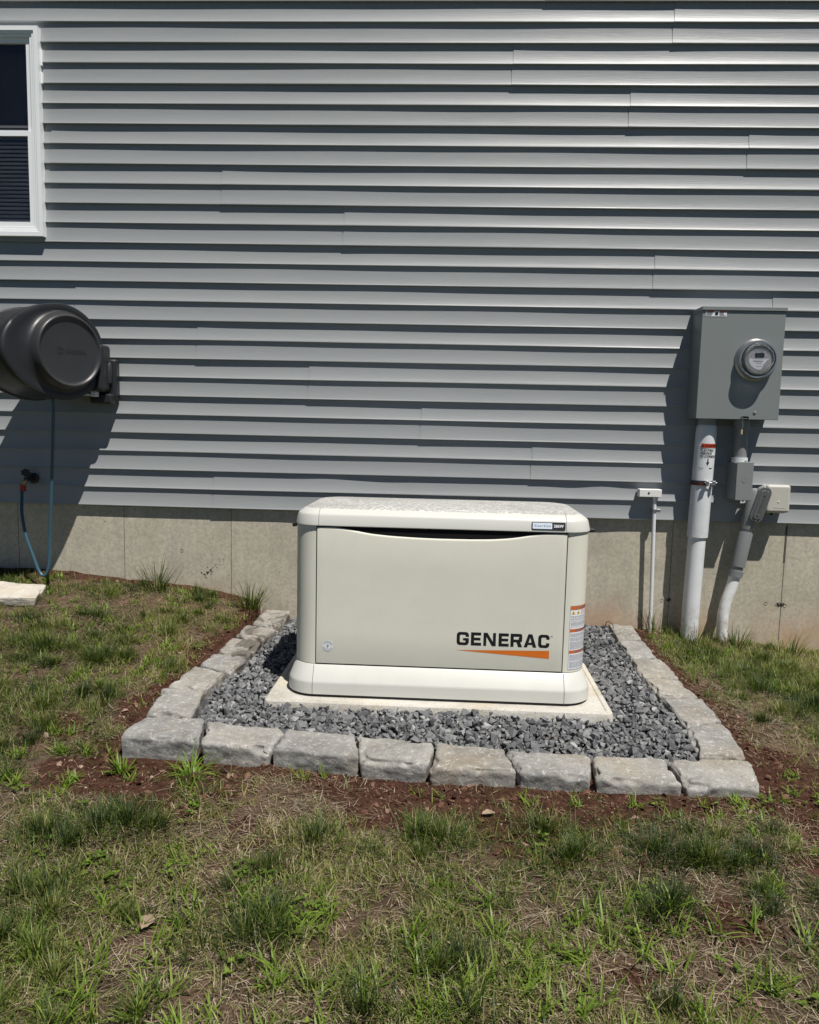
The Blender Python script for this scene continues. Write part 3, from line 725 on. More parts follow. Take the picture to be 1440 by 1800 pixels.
# ---------------------------------------------------------------- gravel
def stone_variants(n, seed, flat=.6):
    out = []; r = np.random.default_rng(seed)
    for k in range(n):
        bm = bmesh.new()
        for _ in range(11):
            p = r.normal(size=3); p /= np.linalg.norm(p); p *= r.uniform(.75, 1.1); bm.verts.new(p*np.array([1, r.uniform(.62, .9), flat*r.uniform(.7, 1.2)]))
        res_ = bmesh.ops.convex_hull(bm, input=bm.verts[:]); 
        bmesh.ops.delete(bm, geom=[v_ for v_ in bm.verts if not v_.link_faces], context='VERTS')
        bmesh.ops.triangulate(bm, faces=bm.faces[:]); bm.verts.index_update()
        bmesh.ops.recalc_face_normals(bm, faces=bm.faces[:])
        out.append((np.array([v_.co[:] for v_ in bm.verts]), np.array([[v_.index for v_ in f_.verts] for f_ in bm.faces]))); bm.free()
    return out
def rotmats(n, r, tiltmax=math.pi):
    q = r.normal(size=(n, 4)); 
    q[:, 1:3] *= tiltmax; q /= np.linalg.norm(q, axis=1)[:, None]; w, x, y, z = q.T
    return np.stack([1-2*(y*y+z*z), 2*(x*y-z*w), 2*(x*z+y*w), 2*(x*y+z*w), 1-2*(x*x+z*z), 2*(y*z-x*w), 2*(x*z-y*w), 2*(y*z+x*w), 1-2*(x*x+y*y)], -1).reshape(n, 3, 3)
def scatter(name, pos, size, variants, material, seed, tilt=math.pi, tint=None):
    r = np.random.default_rng(seed); n = len(pos); Rm = rotmats(n, r, tilt); vi = r.integers(0, len(variants), n)
    tint = r.random(n) if tint is None else tint; Vs, Fs, Ts = [], [], []; base = 0
    for k, (vv, ff) in enumerate(variants):
        sel = np.where(vi == k)[0]
        if not len(sel): continue
        P = np.einsum('nij,mj->nmi', Rm[sel], vv)*size[sel][:, None, None]+pos[sel][:, None, :]
        m_ = len(vv); Vs.append(P.reshape(-1, 3)); Fs.append((ff[None]+(np.arange(len(sel))*m_)[:, None, None]).reshape(-1, 3)+base); Ts.append(np.repeat(tint[sel], m_)); base += m_*len(sel)
    return np_mesh(name, np.concatenate(Vs), np.concatenate(Fs), material, False, {'tint': np.concatenate(Ts)})
def ztop(x, y):
    return np.interp(y, [-1.65, 0], [-.638, -.598])+np.interp(x, [-1, 1], [.012, -.016])*np.interp(y, [-1.65, -.5], [1, .3])+.006*pnoise(x, y, 9, 5)
pos = []; r = np.random.default_rng(5)
def inner(x, y):
    xl = np.interp(y, [-1.55, -1.25, -.5, 0], [-.87, -.905, -.835, -.80]); xr = np.interp(y, [-1.62, -1.36, -.85, 0], [.905, .945, .92, .935]); yf = np.interp(x, [-.9, 1], [-1.535, -1.635])
    padin = (abs(x-gen.location.x) < .674) & (y > gen.location.y-.062) & (y < gen.location.y+.705)
    return (x > xl) & (x < xr) & (y > yf) & (y < .015) & ~padin
sp_ = .0200
for layer in range(3):
    gx, gy = np.meshgrid(np.arange(-1.0, 1.0, sp_), np.arange(-1.7, .02, sp_)); gx = gx.ravel()+r.uniform(-.009, .009, gx.size); gy = gy.ravel()+r.uniform(-.009, .009, gy.size)
    m_ = inner(gx, gy) & (r.random(gx.size) < (1, .9, .36)[layer]); gx, gy = gx[m_], gy[m_]
    gz = ztop(gx, gy)-.020+layer*.0105+r.uniform(-.004, .004, gx.size)
    pos.append(np.stack([gx, gy, gz], -1))
pos = np.concatenate(pos); size = r.gamma(9, (.0152/9), len(pos)).clip(.009, .029)
gv = scatter('gravel', pos, size, stone_variants(26, 3, .72), m_stone, 8, tint=np.clip(r.normal(.5, .22, len(pos)), 0, 1)); tag(gv, kind='stuff')
gv['label'] = 'crushed blue grey gravel filling the bed around the generator pad'; gv['category'] = 'gravel'
# bed soil under the gravel is part of the ground sheet

# ---------------------------------------------------------------- soil clods and pebbles
n = 150000; x = r.uniform(-2.7, 2.3, n); y = r.uniform(-3.1, .0, n); s = soil_amt(x, y); keep = (r.random(n) < s*.95+.05) & ~under_ring(x, y); x, y = x[keep], y[keep]
size = (.0027*np.exp(r.normal(0, .70, len(x)))).clip(.001, .016); tn = r.random(len(x))**1.25
cl = scatter('soil_clods', np.stack([x, y, height(x, y)+size*.2], -1), size, stone_variants(14, 9, .7), m_clod, 10, tint=tn); tag(cl, kind='stuff')
cl['label'] = 'red brown soil crumbs and small pebbles on the bare earth'; cl['category'] = 'soil'

# ---------------------------------------------------------------- grass
def blades(x, y, z, L, W, head, lean, curl, tint, rows=4):
    n = len(x); t = np.linspace(0, 1, rows); wd = np.array([1, .92, .66, .08]) if rows == 4 else np.linspace(1, .1, rows)
    ang = lean[:, None]+curl[:, None]*t[None]     # angle from vertical
    seg = L[:, None]/(rows-1); dr = np.concatenate([np.zeros((n, 1)), np.cumsum(np.sin(ang[:, :-1])*seg, 1)], 1); dz = np.concatenate([np.zeros((n, 1)), np.cumsum(np.cos(ang[:, :-1])*seg, 1)], 1)
    cx = x[:, None]+dr*np.cos(head)[:, None]; cy = y[:, None]+dr*np.sin(head)[:, None]; cz = z[:, None]+np.maximum(dz, -.0)
    sx, sy = -np.sin(head), np.cos(head); V = np.empty((n, rows, 2, 3))
    for k, sg in enumerate((-1, 1)):
        V[:, :, k, 0] = cx+sg*sx[:, None]*W[:, None]*wd/2; V[:, :, k, 1] = cy+sg*sy[:, None]*W[:, None]*wd/2; V[:, :, k, 2] = cz
    b0 = np.arange(n)[:, None, None]*rows*2; f = np.array([[2*k, 2*k+1, 2*k+3, 2*k+2] for k in range(rows-1)])
    return V.reshape(-1, 3), (f[None]+b0).reshape(-1, 4), np.repeat(tint, rows*2)
def grass_obj(name, parts, material):
    Vs, Fs, Ts, b0 = [], [], [], 0
    for v_, f_, t_ in parts: Vs.append(v_); Fs.append(f_+b0); Ts.append(t_); b0 += len(v_)
    return np_mesh(name, np.concatenate(Vs), np.concatenate(Fs), material, True, {'tint': np.concatenate(Ts)})
def lawn_ok(x, y, margin=.0): return (ring_dist(x, y) > .01+margin) & ~under_ring(x, y) & (y < -.005)
def near(x, y): return np.where((np.abs(x) < .56*(y+4.2)+.28) & (y > -3.0), 1, .3)
def gdens(x, y):
    d = .36+.30*pnoise(x, y, 2.4, 27)+.70*pnoise(x, y, 6, 21)+.55*pnoise(x, y, 15, 22)+.32*pnoise(x, y, 34, 24)
    left = np.where((x < -1.0) & (y > -1.6), .35, 0); d = d+left+np.where((x > 1.15) & (y > -1.3), .45, 0)
    return np.clip(d, .10, 1.2)*(1-.90*soil_amt(x, y))
parts = []
# fine lawn blades in small tufts
n = 105000; x = r.uniform(-2.9, 2.6, n); y = r.uniform(-3.4, -.0, n); k_ = lawn_ok(x, y) & (r.random(n) < gdens(x, y)*near(x, y)); tx, ty = x[k_], y[k_]
per = 6; x = np.repeat(tx, per)+r.normal(0, .009, len(tx)*per); y = np.repeat(ty, per)+r.normal(0, .009, len(tx)*per); tb = np.repeat(np.clip(.46+.24*pnoise(tx, ty, 5, 31)+r.normal(0, .14, len(tx)), 0, .8), per)
k_ = lawn_ok(x, y, -.005); x, y, tb = x[k_], y[k_], tb[k_]; n = len(x)
tint = np.clip(tb+r.normal(0, .10, n)+(r.random(n) < .12)*.35, 0, 1)
parts.append(blades(x, y, height(x, y)-.002, r.gamma(6, .032/6, n).clip(.010, .085), r.uniform(.0014, .0032, n), r.uniform(0, 6.283, n), r.uniform(.35, 1.45, n), r.uniform(.0, .8, n), tint))
# denser dark clumps
gx_, gy_ = np.meshgrid(np.arange(-2.9, 2.6, .125), np.arange(-3.3, -.03, .14)); cx = gx_.ravel()+r.normal(0, .05, gx_.size); cy = np.minimum(gy_.ravel()+r.normal(0, .05, gx_.size), -.04)
k_ = lawn_ok(cx, cy, .03) & (r.random(cx.size) < np.clip(.42+.75*pnoise(cx, cy, 4.5, 61)+.25*(cx < -1.1)+.3*((cx > 1.15) & (cy > -1.2)), .06, 1)*(1-.93*soil_amt(cx, cy))*near(cx, cy)); cx, cy = cx[k_], cy[k_]
fixed = np.array([(-.88, -2.11), (-.80, -2.13), (-.95, -2.14), (-.99, -2.24), (-1.08, -2.2), (-.43, -2.31), (-.38, -2.5), (-.34, -2.56), (-.42, -2.56), (-.03, -2.1), (.02, -2.13), (-.32, -2.16), (.39, -2.17), (.60, -2.38), (.55, -2.42), (.08, -2.62), (.02, -2.64), (-.95, -2.45), (-.9, -2.52), (.63, -2.14), (.72, -2.17), (.82, -2.2), (.9, -2.15), (.33, -2.05), (-.12, -2.77), (-1.75, -.9), (-1.6, -.75), (-1.5, -.98), (-1.38, -.92), (1.35, -.45), (1.5, -.55), (1.7, -.45), (1.45, -.8), (1.62, -.95), (1.3, -.3), (1.42, -.3), (-1.9, -.85), (-2.0, -.6), (-1.7, -.5), (-1.3, -1.3), (-1.5, -1.4)])
cx = np.concatenate([cx, fixed[:, 0]]); cy = np.concatenate([cy, fixed[:, 1]])
for j, (a, b2) in enumerate(zip(cx, cy)):
    m_ = int(r.uniform(50, 230)) if j < len(cx)-len(fixed) else 330; rad_ = r.uniform(.025, .07) if m_ < 310 else r.uniform(.075, .12)
    an = r.uniform(0, 6.283, m_); rr_ = rad_*np.abs(r.normal(0, .62, m_)); el = r.uniform(.55, 1.8)**.5 if m_ < 310 else r.uniform(1.2, 1.9)**.5; th = r.uniform(0, 3.14); ex, ey = rr_*np.cos(an)*el, rr_*np.sin(an)/el; x = a+ex*np.cos(th)-ey*np.sin(th); y = b2+ex*np.sin(th)+ey*np.cos(th); y = np.minimum(y, -.01)
    k_ = lawn_ok(x, y, -.01); an, rr_, x, y = an[k_], rr_[k_], x[k_], y[k_]; m_ = len(x)
    if not m_: continue
    tb = np.clip(r.normal(.14 if m_ > 240 or r.random() < .45 else .42, .10), 0, .62); Lb = r.uniform(.036, .074) if m_ < 240 else r.uniform(.048, .074)
    head = an+th+r.normal(0, 1.0, m_)
    parts.append(blades(x, y, height(x, y)-.002, (Lb*r.uniform(.6, 1.35, m_)), r.uniform(.0014, .0030, m_), head, np.clip(.25+.7*rr_/rad_+r.normal(0, .28, m_), .05, 1.45), r.uniform(.1, 1.2, m_), np.clip(tb+r.normal(0, .13, m_)+(r.random(m_) < .10)*.5, 0, 1)))
lg = grass_obj('lawn_grass', parts, m_grass); tag(lg, 'fine dull green lawn grass in patchy tufts around the border', 'grass', kind='stuff')
# broad bright blades (crabgrass)
parts = []; nc = 2100; cx = r.uniform(-2.8, 2.4, nc); cy = r.uniform(-3.3, -.03, nc)
w_ = np.clip(.26+.9*pnoise(cx, cy, 3.2, 41)+np.where(cy < -2.45, .75, 0)+np.where((cx < -1.2) & (cy > -1.3), .45, 0), 0, 1); k_ = lawn_ok(cx, cy, .0) & (r.random(nc) < w_)
cx, cy = cx[k_], cy[k_]
fx = np.array([(-.70, -2.24), (-.66, -2.29), (-1.83, -.42), (-1.9, -.35), (-2.0, -.38), (-1.78, -.38), (-1.88, -.45), (-1.95, -.42), (-1.72, -.44), (-2.05, -.5), (-1.85, -.52), (-1.98, -.62), (-1.5, -1.2), (-1.62, -1.1), (-1.72, -1.15), (.02, -1.90), (.30, -1.90), (.62, -1.90), (.98, -1.88), (-.05, -1.87), (.45, -1.89), (1.62, -1.0), (-.25, -2.70), (.3, -2.75), (0, -2.78), (-.6, -2.72), (.55, -2.78)])
cx = np.concatenate([cx, fx[:, 0]]); cy = np.concatenate([cy, fx[:, 1]])
for a, b2 in zip(cx, cy):
    m_ = int(r.uniform(7, 20)); head = r.uniform(0, 6.283, m_); x = a+r.normal(0, .010, m_); y = np.minimum(b2+r.normal(0, .010, m_), -.008)
    k_ = lawn_ok(x, y, -.01); x, y, head = x[k_], y[k_], head[k_]; m_ = len(x)
    if m_: parts.append(blades(x, y, height(x, y), (.7+.5*(b2 < -2.4))*r.uniform(.030, .078, m_), r.uniform(.0030, .0060, m_), head, r.uniform(.3, 1.2, m_), r.uniform(.1, 1.0, m_), np.clip(r.normal(.42, .22, m_), 0, 1)))
bg = grass_obj('broad_leaf_grass', parts, m_broad); tag(bg, 'bright yellow green broad bladed grass sprouting through the lawn', 'grass', kind='stuff')
# clover and small round leaved weeds
parts = []; nc = 170; cx = r.uniform(-2.6, 2.2, nc); cy = r.uniform(-3.1, -.1, nc); k_ = lawn_ok(cx, cy, .05) & (r.random(nc) < np.clip(.4+.9*pnoise(cx, cy, 3.5, 71), 0, 1)*near(cx, cy)); cx, cy = cx[k_], cy[k_]
cx = np.concatenate([cx, [-.30, -.27, -.24, -.33, -.8, -.77, -1.05]]); cy = np.concatenate([cy, [-2.46, -2.49, -2.45, -2.51, -2.38, -2.41, -2.3]])
for a, b2 in zip(cx, cy):
    ns_ = int(r.uniform(5, 14)); lx = a+r.normal(0, .020, ns_); ly = b2+r.normal(0, .020, ns_)
    m_ = ns_*3; x = np.repeat(lx, 3); y = np.repeat(ly, 3); hd = np.tile([0, 2.09, 4.19], ns_)+np.repeat(r.uniform(0, 6.28, ns_), 3); hgt = np.repeat(r.uniform(.008, .024, ns_), 3)
    v_, f_, t_ = blades(x, y, height(x, y)+hgt, r.uniform(.008, .013, m_), r.uniform(.006, .010, m_), hd, r.uniform(1.0, 1.5, m_), np.zeros(m_)+.2, np.repeat(np.clip(r.normal(.25, .2, ns_), 0, 1), 3))
    parts.append((v_, f_, t_))
cv_ = grass_obj('clover', parts, m_broad); tag(cv_, 'small round green clover leaves low in the lawn', 'clover', kind='stuff')
# dead straw lying flat
n = 230000; x = r.uniform(-2.9, 2.5, n); y = r.uniform(-3.4, -.0, n); dn = .45+.4*pnoise(x, y, 5, 51)-.52*soil_amt(x, y)+.2*(y < -1.95); k_ = lawn_ok(x, y) & (r.random(n) < np.clip(dn, .05, 1)*near(x, y)); x, y = x[k_], y[k_]; n = len(x)
st_ = grass_obj('dead_straw', [blades(x, y, height(x, y)+r.uniform(.001, .008, n), r.gamma(5, .034/5, n).clip(.008, .10), r.uniform(.0008, .0020, n), r.uniform(0, 6.283, n), r.uniform(1.25, 1.60, n), r.uniform(-.25, .35, n), r.random(n)**1.2)], m_straw)
tag(st_, 'dry tan dead grass lying flat between the green tufts', 'dead grass', kind='stuff')

def tuft(name, a, b2, m_, L, W, label, material=m_grass, rad_=.03, tb=.3, fan=.9, lean0=.08, cat='grass tuft', group=None, curl=(.1, .8)):
    an = r.uniform(0, 6.283, m_); rr_ = rad_*np.sqrt(r.random(m_)); x = rr_*np.cos(an); y = rr_*np.sin(an); y = np.minimum(y, -.012-b2)
    z0 = float(height(a, b2)); v_, f_, t_ = blades(x, y, np.zeros(m_)-.003, L*r.uniform(.45, 1.15, m_), W*r.uniform(.7, 1.3, m_), an+r.normal(0, .5, m_), lean0+fan*rr_/rad_+r.normal(0, .1, m_), r.uniform(curl[0], curl[1], m_), np.clip(tb+r.normal(0, .12, m_)+(r.random(m_) < .1)*.5, 0, 1))
    v_[:, 1] = np.minimum(v_[:, 1], .022-b2)
    o = np_mesh(name, v_, f_, material, True, {'tint': t_}); o.location = (a, b2, z0); tag(o, label, cat, group); return o
tuft('grass_tuft', -1.55, -.10, 55, .20, .0042, 'tall dark grass tuft against the left foundation, below the second wall joint from the left', rad_=.05, tb=.12, fan=.55)
tuft('grass_tuft', -1.03, -.10, 90, .17, .0045, 'tall grass tuft against the foundation beside the back end of left border row', rad_=.055, tb=.18, fan=.6)
tuft('grass_tuft', 1.20, -.035, 40, .15, .0032, 'dark grass tuft around the foot of the thin conduit', rad_=.05, tb=.15, fan=.5)
tuft('grass_tuft', 1.37, -.14, 110, .13, .0036, 'dense grass tuft in front of the foot of the wide grey conduit', rad_=.08, tb=.18, fan=.7)
tuft('grass_tuft', 1.60, -.12, 90, .14, .0036, 'grass tuft at the foot of the white painted bent pipe', rad_=.07, tb=.15, fan=.7)
tuft('grass_tuft', 1.87, -.14, 90, .14, .0034, 'green grass tuft against the foundation at the far right', rad_=.08, tb=.30, fan=.6)
tuft('weed', -1.03, -1.80, 34, .075, .0075, 'bright green broad leaved weed in front of the front left corner block', m_broad, .02, .4, .9, cat='weed')
tuft('weed', -.80, -1.80, 45, .105, .0050, 'drooping yellow green grass weed before the gap between the first two front blocks', m_broad, .03, .45, 1.1, cat='weed', curl=(.6, 1.8))
tuft('weed', .855, -1.865, 12, .055, .0075, 'small bright sprout in front of the front right corner block, left of its middle', m_broad, .012, .3, 1.0, cat='weed')
tuft('weed', .985, -1.865, 10, .05, .0075, 'small bright sprout in front of the right end of the front right corner block', m_broad, .012, .35, 1.0, cat='weed')
tuft('weed', -.355, -1.79, 9, .06, .0050, 'tiny upright sprout in front of the third block of the front row', m_broad, .008, .5, .5, cat='weed')

# loose leaves, twig, stone
def leaf(loc, L, W, rz, rx, label, name='dead_leaf'):
    mb = MB(); n = 9; loops = []
    for k in range(n):
        t = k/(n-1); w = W*math.sin(math.pi*min(1, t*.93+.05))**.7*(1+.12*math.sin(t*17)); xx = (t-.5)*L; c = .10*L*math.sin(math.pi*t)
        loops.append([(xx, s*w/2, c+abs(s)*W*.18+.02*W*math.sin(9*t+3*s)) for s in (-1, -.5, 0, .5, 1)])
    mb.loft(loops, False, False, closed=False); o = mb.build(name, m_leaf, fix=False)
    o.location = loc; o.rotation_euler = (rx, .15, rz); tag(o, label, 'dead leaf'); return o
leaf((-.66, -2.545, float(height(-.66, -2.545))+.012), .055, .03, 1.5, .3, 'pale curled dead leaf lying upright in the lawn at lower left')
leaf((.17, -1.985, float(height(.17, -1.985))+.006), .045, .024, .5, .1, 'brown crumpled dead leaf on the soil in front of the front row middle')
leaf((-1.17, -1.86, float(height(-1.17, -1.86))+.006), .04, .02, -.7, .1, 'tan dead leaf on the lawn left of the front left corner block')
mb = MB(); mb.tube([(-.70, -1.795, -.655), (-.69, -1.785, -.675), (-.665, -1.79, -.688), (-.64, -1.795, -.690), (-.625, -1.80, -.70)], [.002, .0034, .003, .0034, .003], 8)
mb.tube([(-.69, -1.785, -.675), (-.705, -1.78, -.668)], .0016, 6); mb.tube([(-.64, -1.795, -.690), (-.63, -1.80, -.715)], .002, 6)
tw = mb.build('twig', m_twig); tag(tw, 'short dark crooked twig leaning on the second front block', 'twig')
# stepping slab at far left
sq = [[-2.50, -.20, -.400], [-2.08, -.25, -.402], [-2.03, -.46, -.428], [-2.52, -.50, -.424]]
stp = make_block([sq[0], sq[1], sq[2], sq[3]], 'x', m_step, 77, .05); stp.name = 'paving_slab'; tag(stp, 'flat pale concrete slab in the grass below the hose reel at the far left', 'paving slab')
del stp['group']

# ---------------------------------------------------------------- electric meter box
mbx = empty('meter_box', (1.51, -.08, .547), 'grey steel electric meter box with a round glass meter on siding at right', 'meter box')
def loc(o, w): o.location = -Vector(w.location); return o
def bp(mb, name, m, root, parent=None, **k):
    o = mb.build(name, m, parent or root, **k)
    if parent is None: o.location = -root.location
    return o
bx0, bx1, bz0, bz1, byf = 1.302, 1.716, .547, 1.107, -.155
body = bp(MB().rbox(bx0, bx1, byf+.012, .010, bz0+.003, bz1-.004, .003), 'box_body', m_boxg, mbx)
cov = bp(MB().rbox(bx0-.001, bx1+.001, byf, byf+.0118, bz0, bz1-.016, .002), 'front_cover', m_boxg, mbx)
bp(MB().rbox(bx0-.004, bx1+.006, byf-.007, .010, bz1-.015, bz1+.004, .002), 'top_flange', m_boxg, mbx)
mc = Vector((1.581, byf, .848)); ax = Vector((0, -1, 0))
cz_ = mc.copy()
met = bp(MB().lathe([(0, .106), (.004, .106), (.010, .101), (.013, .098), (.030, .096), (.036, .093), (.036, .084), (.010, .082)], mc, ax, 64, cap=False), 'meter_ring', m_ring, mbx)
MB().lathe([(.005, .091), (.006, .05)], mc, ax, 40).build('socket_back', m_black, met)
MB().lathe([(.030, .0845), (.037, .084), (.039, .082)], mc, ax, 64, cap=False).build('meter_gasket', m_black, met)
MB().lathe([(.034, .081), (.050, .079), (.064, .076), (.070, .073), (.0715, .066), (.072, .001)], mc, ax, 64, cap=False).build('glass_cover', m_cglass, met)
MB().lathe([(.02, .074), (.050, .073), (.054, .070), (.054, .064), (.050, .061)], mc, ax, 56, cap=False).build('meter_housing', m_pvcd, met)
MB().lathe([(.020, .067), (.0475, .063), (.048, .0)], mc, ax, 56, cap=False).build('meter_plate', m_face, met)
def mf(x, z, off=.0): return (mc.x+x, mc.y-.0490-off, mc.z+z)
def disc_poly(f, n=40): return [(.055*math.cos(2*math.pi*k/n), .055*math.sin(2*math.pi*k/n)) for k in range(n) if f(.055*math.cos(2*math.pi*k/n), .055*math.sin(2*math.pi*k/n))]
pl = [(-.048, .004), (-.03, .004), (.046, .004), (.034, -.008), (.020, -.026), (.010, -.051)]+[(.052*math.cos(R(a)), .052*math.sin(R(a))) for a in (262, 245, 228, 212, 196, 184)]
mb = MB(); flat_polys(mb, [pl], lambda x, z: mf(x, z)); mb.build('dial_label', m_facew, met, fix=False)
MB().box(mc.x-.024, mc.x+.020, mc.y-.0525, mc.y-.047, mc.z+.010, mc.z+.030).build('display', m_lcd, met)
mb = MB()
for z_, x0_, x1_, h_ in ((.000, -.040, .034, .0022), (-.012, -.034, .016, .0036), (-.022, -.018, .006, .0034), (-.038, -.014, .004, .0034)):
    xx = x0_
    while xx < x1_:
        l = random.uniform(.003, .007) if h_ != .0036 else x1_-x0_; flat_polys(mb, [[(xx, z_), (xx+l, z_), (xx+l, z_+h_), (xx, z_+h_)]], lambda x, z: mf(x, z, .0006)); xx += l+.0018
mb.build('dial_print', m_labelt, met, fix=False)
# warning sticker top left of the cover
stk = bp(MB().box(1.317, 1.422, byf-.0016, byf-.0006, 1.062, 1.0895), 'warning_sticker', m_labelw, mbx)
for x0_, x1_ in ((1.320, 1.357), (1.385, 1.420)): MB().box(x0_, x1_, byf-.0024, byf-.0017, 1.0825, 1.0882).build('sticker_header', m_red, stk)
mb = MB()
for x0_, x1_ in ((1.320, 1.357), (1.385, 1.420)):
    for k in range(4):
        w_ = random.uniform(.6, 1); mb.box(x0_, x0_+(x1_-x0_)*w_, byf-.0022, byf-.0017, 1.0785-k*.0042, 1.0800-k*.0042)
mb.lathe([(.0004, .0085), (.001, .0085)], (1.371, byf-.0015, 1.075), (0, -1, 0), 12); mb.build('sticker_print', m_logo, stk)
mb = MB().lathe([(0, .008), (.002, .008), (.004, .006), (.0045, .0005)], (1.596, byf, .583), ax, 20); bp(mb, 'cover_rivet', m_boxg, mbx)
mb = MB().tube([(1.527, byf-.004, .557), (1.535, byf-.008, .5605), (1.55, byf-.010, .563), (1.562, byf-.008, .560), (1.560, byf-.006, .552), (1.545, byf-.006, .550), (1.530, byf-.006, .552)], .0030, 8)
mb.rbox(1.540, 1.566, byf-.006, byf+.004, .543, .562, .002); bp(mb, 'locking_hasp', m_black, mbx)
sl_ = bp(MB().tube([(1.534, byf-.008, .548), (1.535, byf-.01, .53), (1.537, byf-.009, .512), (1.533, byf-.009, .49)], .0018, 8), 'seal_wire', m_steel, mbx)
MB().rbox(1.5285, 1.5375, byf-.013, byf-.005, .470, .494, .002).build('seal_tag', m_tag, sl_)

# wide PVC conduit
cd = empty('service_conduit', (1.37, -.07, -.64), 'wide pale grey PVC conduit with red topped label below the meter box', 'conduit')
up_p = [(1.389, -.068, .51), (1.3745, -.068, -.078)]
bp(MB().tube([(1.3885, -.068, .548), (1.388, -.068, .512)], [.047, .047], 40), 'box_collar', m_pvcd, cd)
usl = bp(MB().tube([(1.388, -.068, .5195), (1.388, -.068, .515), (1.3875, -.068, .505), (1.3868, -.068, .478), (1.3745, -.068, -.077), (1.3745, -.068, -.078)], [.044, .047, .0500, .0525, .0535, .0520], 48), 'upper_sleeve', m_pvcl, cd)
bp(MB().tube([(1.3745, -.068, -.060), (1.367, -.068, -.36), (1.362, -.068, -.69)], [.0452, .0452, .0452], 48), 'lower_pipe', m_pvc, cd)
def on_sleeve(s, z, off=.0006, c=(1.3795, -.068), rad_=.0532):
    cx_ = 1.3745+(z+.078)/.556*.0123; a = s/rad_; return (cx_+(rad_+off)*math.sin(a), -.068-(rad_+off)*math.cos(a), z)
def spatch(mb, s0, s1, z0, z1, off, n=8):
    vs_ = []
    for k in range(n+1): s = s0+(s1-s0)*k/n; vs_ += [on_sleeve(s, z0, off), on_sleeve(s, z1, off)]
    mb.add(vs_, [(2*k, 2*k+2, 2*k+3, 2*k+1) for k in range(n)], False)
lb_ = MB(); spatch(lb_, -.0365, .050, .398, .419, .0012, 14); lbo = bp(lb_, 'conduit_label', m_red, cd, fix=False)
mb = MB(); add_text(mb, 'WARNING', .0150, lambda x, y: on_sleeve(-.018+x, .4030+y, .0018), bold=.0006); flat_polys(mb, [[(-.034, .402), (-.021, .402), (-.0275, .415)]], lambda x, z: on_sleeve(x, z, .0018))
for k, tx in enumerate(('ELECTRIC', 'SERVICE', 'IN CONDUIT')): add_text(mb, tx, .0165, lambda x, y, k=k: on_sleeve(-.037+x, .3790-.0160*k+y, .0012), bold=.0004, xs=.98)
flat_polys(mb, [[(.001, .340), (.006, .340), (.006, .322), (.012, .322), (.0035, .306), (-.005, .322), (.001, .322)]], lambda x, z: on_sleeve(x, z, .0012))
for s0, s1 in ((-.040, -.028), (-.024, -.018), (.012, .030)): spatch(mb, s0, s1, .289, .2925, .0012, 3)
mb.build('label_text', m_logo, lbo, fix=False)
# strap clamp
zc = .214
def ringp(z0, z1, r0, a0, a1, n=24, c=(1.381, -.068)):
    lp = []
    for k in range(n+1):
        a = R(a0+(a1-a0)*k/n); ca, sa = math.sin(a), -math.cos(a)
        lp.append([(c[0]+q_*ca, c[1]+q_*sa, z_) for q_, z_ in ((r0, z0), (r0+.002, z0), (r0+.002, z1), (r0, z1))])
    return lp
stc = bp(MB().loft(ringp(zc-.011, zc+.011, .0540, -150, 18)), 'strap', m_band, cd)
MB().loft(ringp(zc-.014, zc-.002, .0562, -120, 8)).build('rust_streak', m_rust, stc)
mb = MB().loft(ringp(zc-.013, zc+.013, .0545, 48, 150)); mb.rbox(1.376, 1.392, -.150, -.118, zc-.012, zc+.012, .002); mb.rbox(1.412, 1.428, -.142, -.108, zc-.012, zc+.012, .002)
mb.tube([(1.372, -.138, zc+.002), (1.436, -.132, zc+.002)], .0032, 10); mb.build('strap_bolt', m_steel, stc)

# smaller grey conduit with junction box below the meter box
jb = empty('junction_box', (1.58, -.06, .13), 'grey rectangular junction box hanging under the meter box on a short grey conduit', 'junction box')
bp(MB().tube([(1.569, -.062, .548), (1.571, -.062, .345)], [.034, .034], 36), 'short_conduit', m_pvcd, jb)
bp(MB().tube([(1.5615+.006, -.062, .548), (1.569, -.062, .505), ], [.040, .040], 36), 'threaded_collar', m_pvcd, jb)
bp(MB().tube([(1.571, -.062, .350), (1.571, -.062, .324)], [.040, .040], 36), 'box_socket', m_pvc, jb)
bp(MB().rbox(1.532, 1.622, -.122, .010, .130, .326, .006), 'box_body', m_pvcd, jb)
lid_ = bp(MB().rbox(1.536, 1.622, -.1285, -.1222, .127, .329, .003), 'box_cover', m_pvcd, jb)
MB().lathe([(0, .012), (.001, .012), (.001, .0105), (.0003, .0105), (.0003, 0)], (1.578, -.1287, .232), ax, 24).build('cover_boss', m_pvcd, lid_)
for z_ in (.331, .124): MB().lathe([(0, .005), (.006, .005)], (1.580, -.118, z_), ax, 12).build('cover_screw', m_steel, lid_)

# slanted conduit body with clear cover, sleeve, coupling and bent pipe
lb = empty('conduit_body', (1.60, -.07, -.02), 'slanted oval conduit fitting with clear cover on a bent grey and white pipe', 'conduit')
top_ = Vector((1.668, -.062, .160)); bot_ = Vector((1.645, -.062, .018)); sl0 = Vector((1.634, -.058, -.030)); sl1 = Vector((1.603, -.052, -.232))
bp(MB().tube([top_+Vector((.006, 0, .028)), top_+Vector((.005, 0, .018)), top_, bot_, sl0], [.012, .034, .041, .040, .036], 28), 'fitting_body', m_pvcd, lb)
M_ = Matrix.Translation((1.678, -.105, .106)) @ Matrix.Rotation(R(14.5), 4, 'Y') @ Matrix.Rotation(R(4), 4, 'X')
def stad(w, h, y, n=14):
    pts = []
    for k in range(n+1): a = math.pi*k/n; pts.append((w*math.cos(a), y, h-w+w*math.sin(a)))
    for k in range(n+1): a = math.pi+math.pi*k/n; pts.append((w*math.cos(a), y, -h+w+w*math.sin(a)))
    return pts
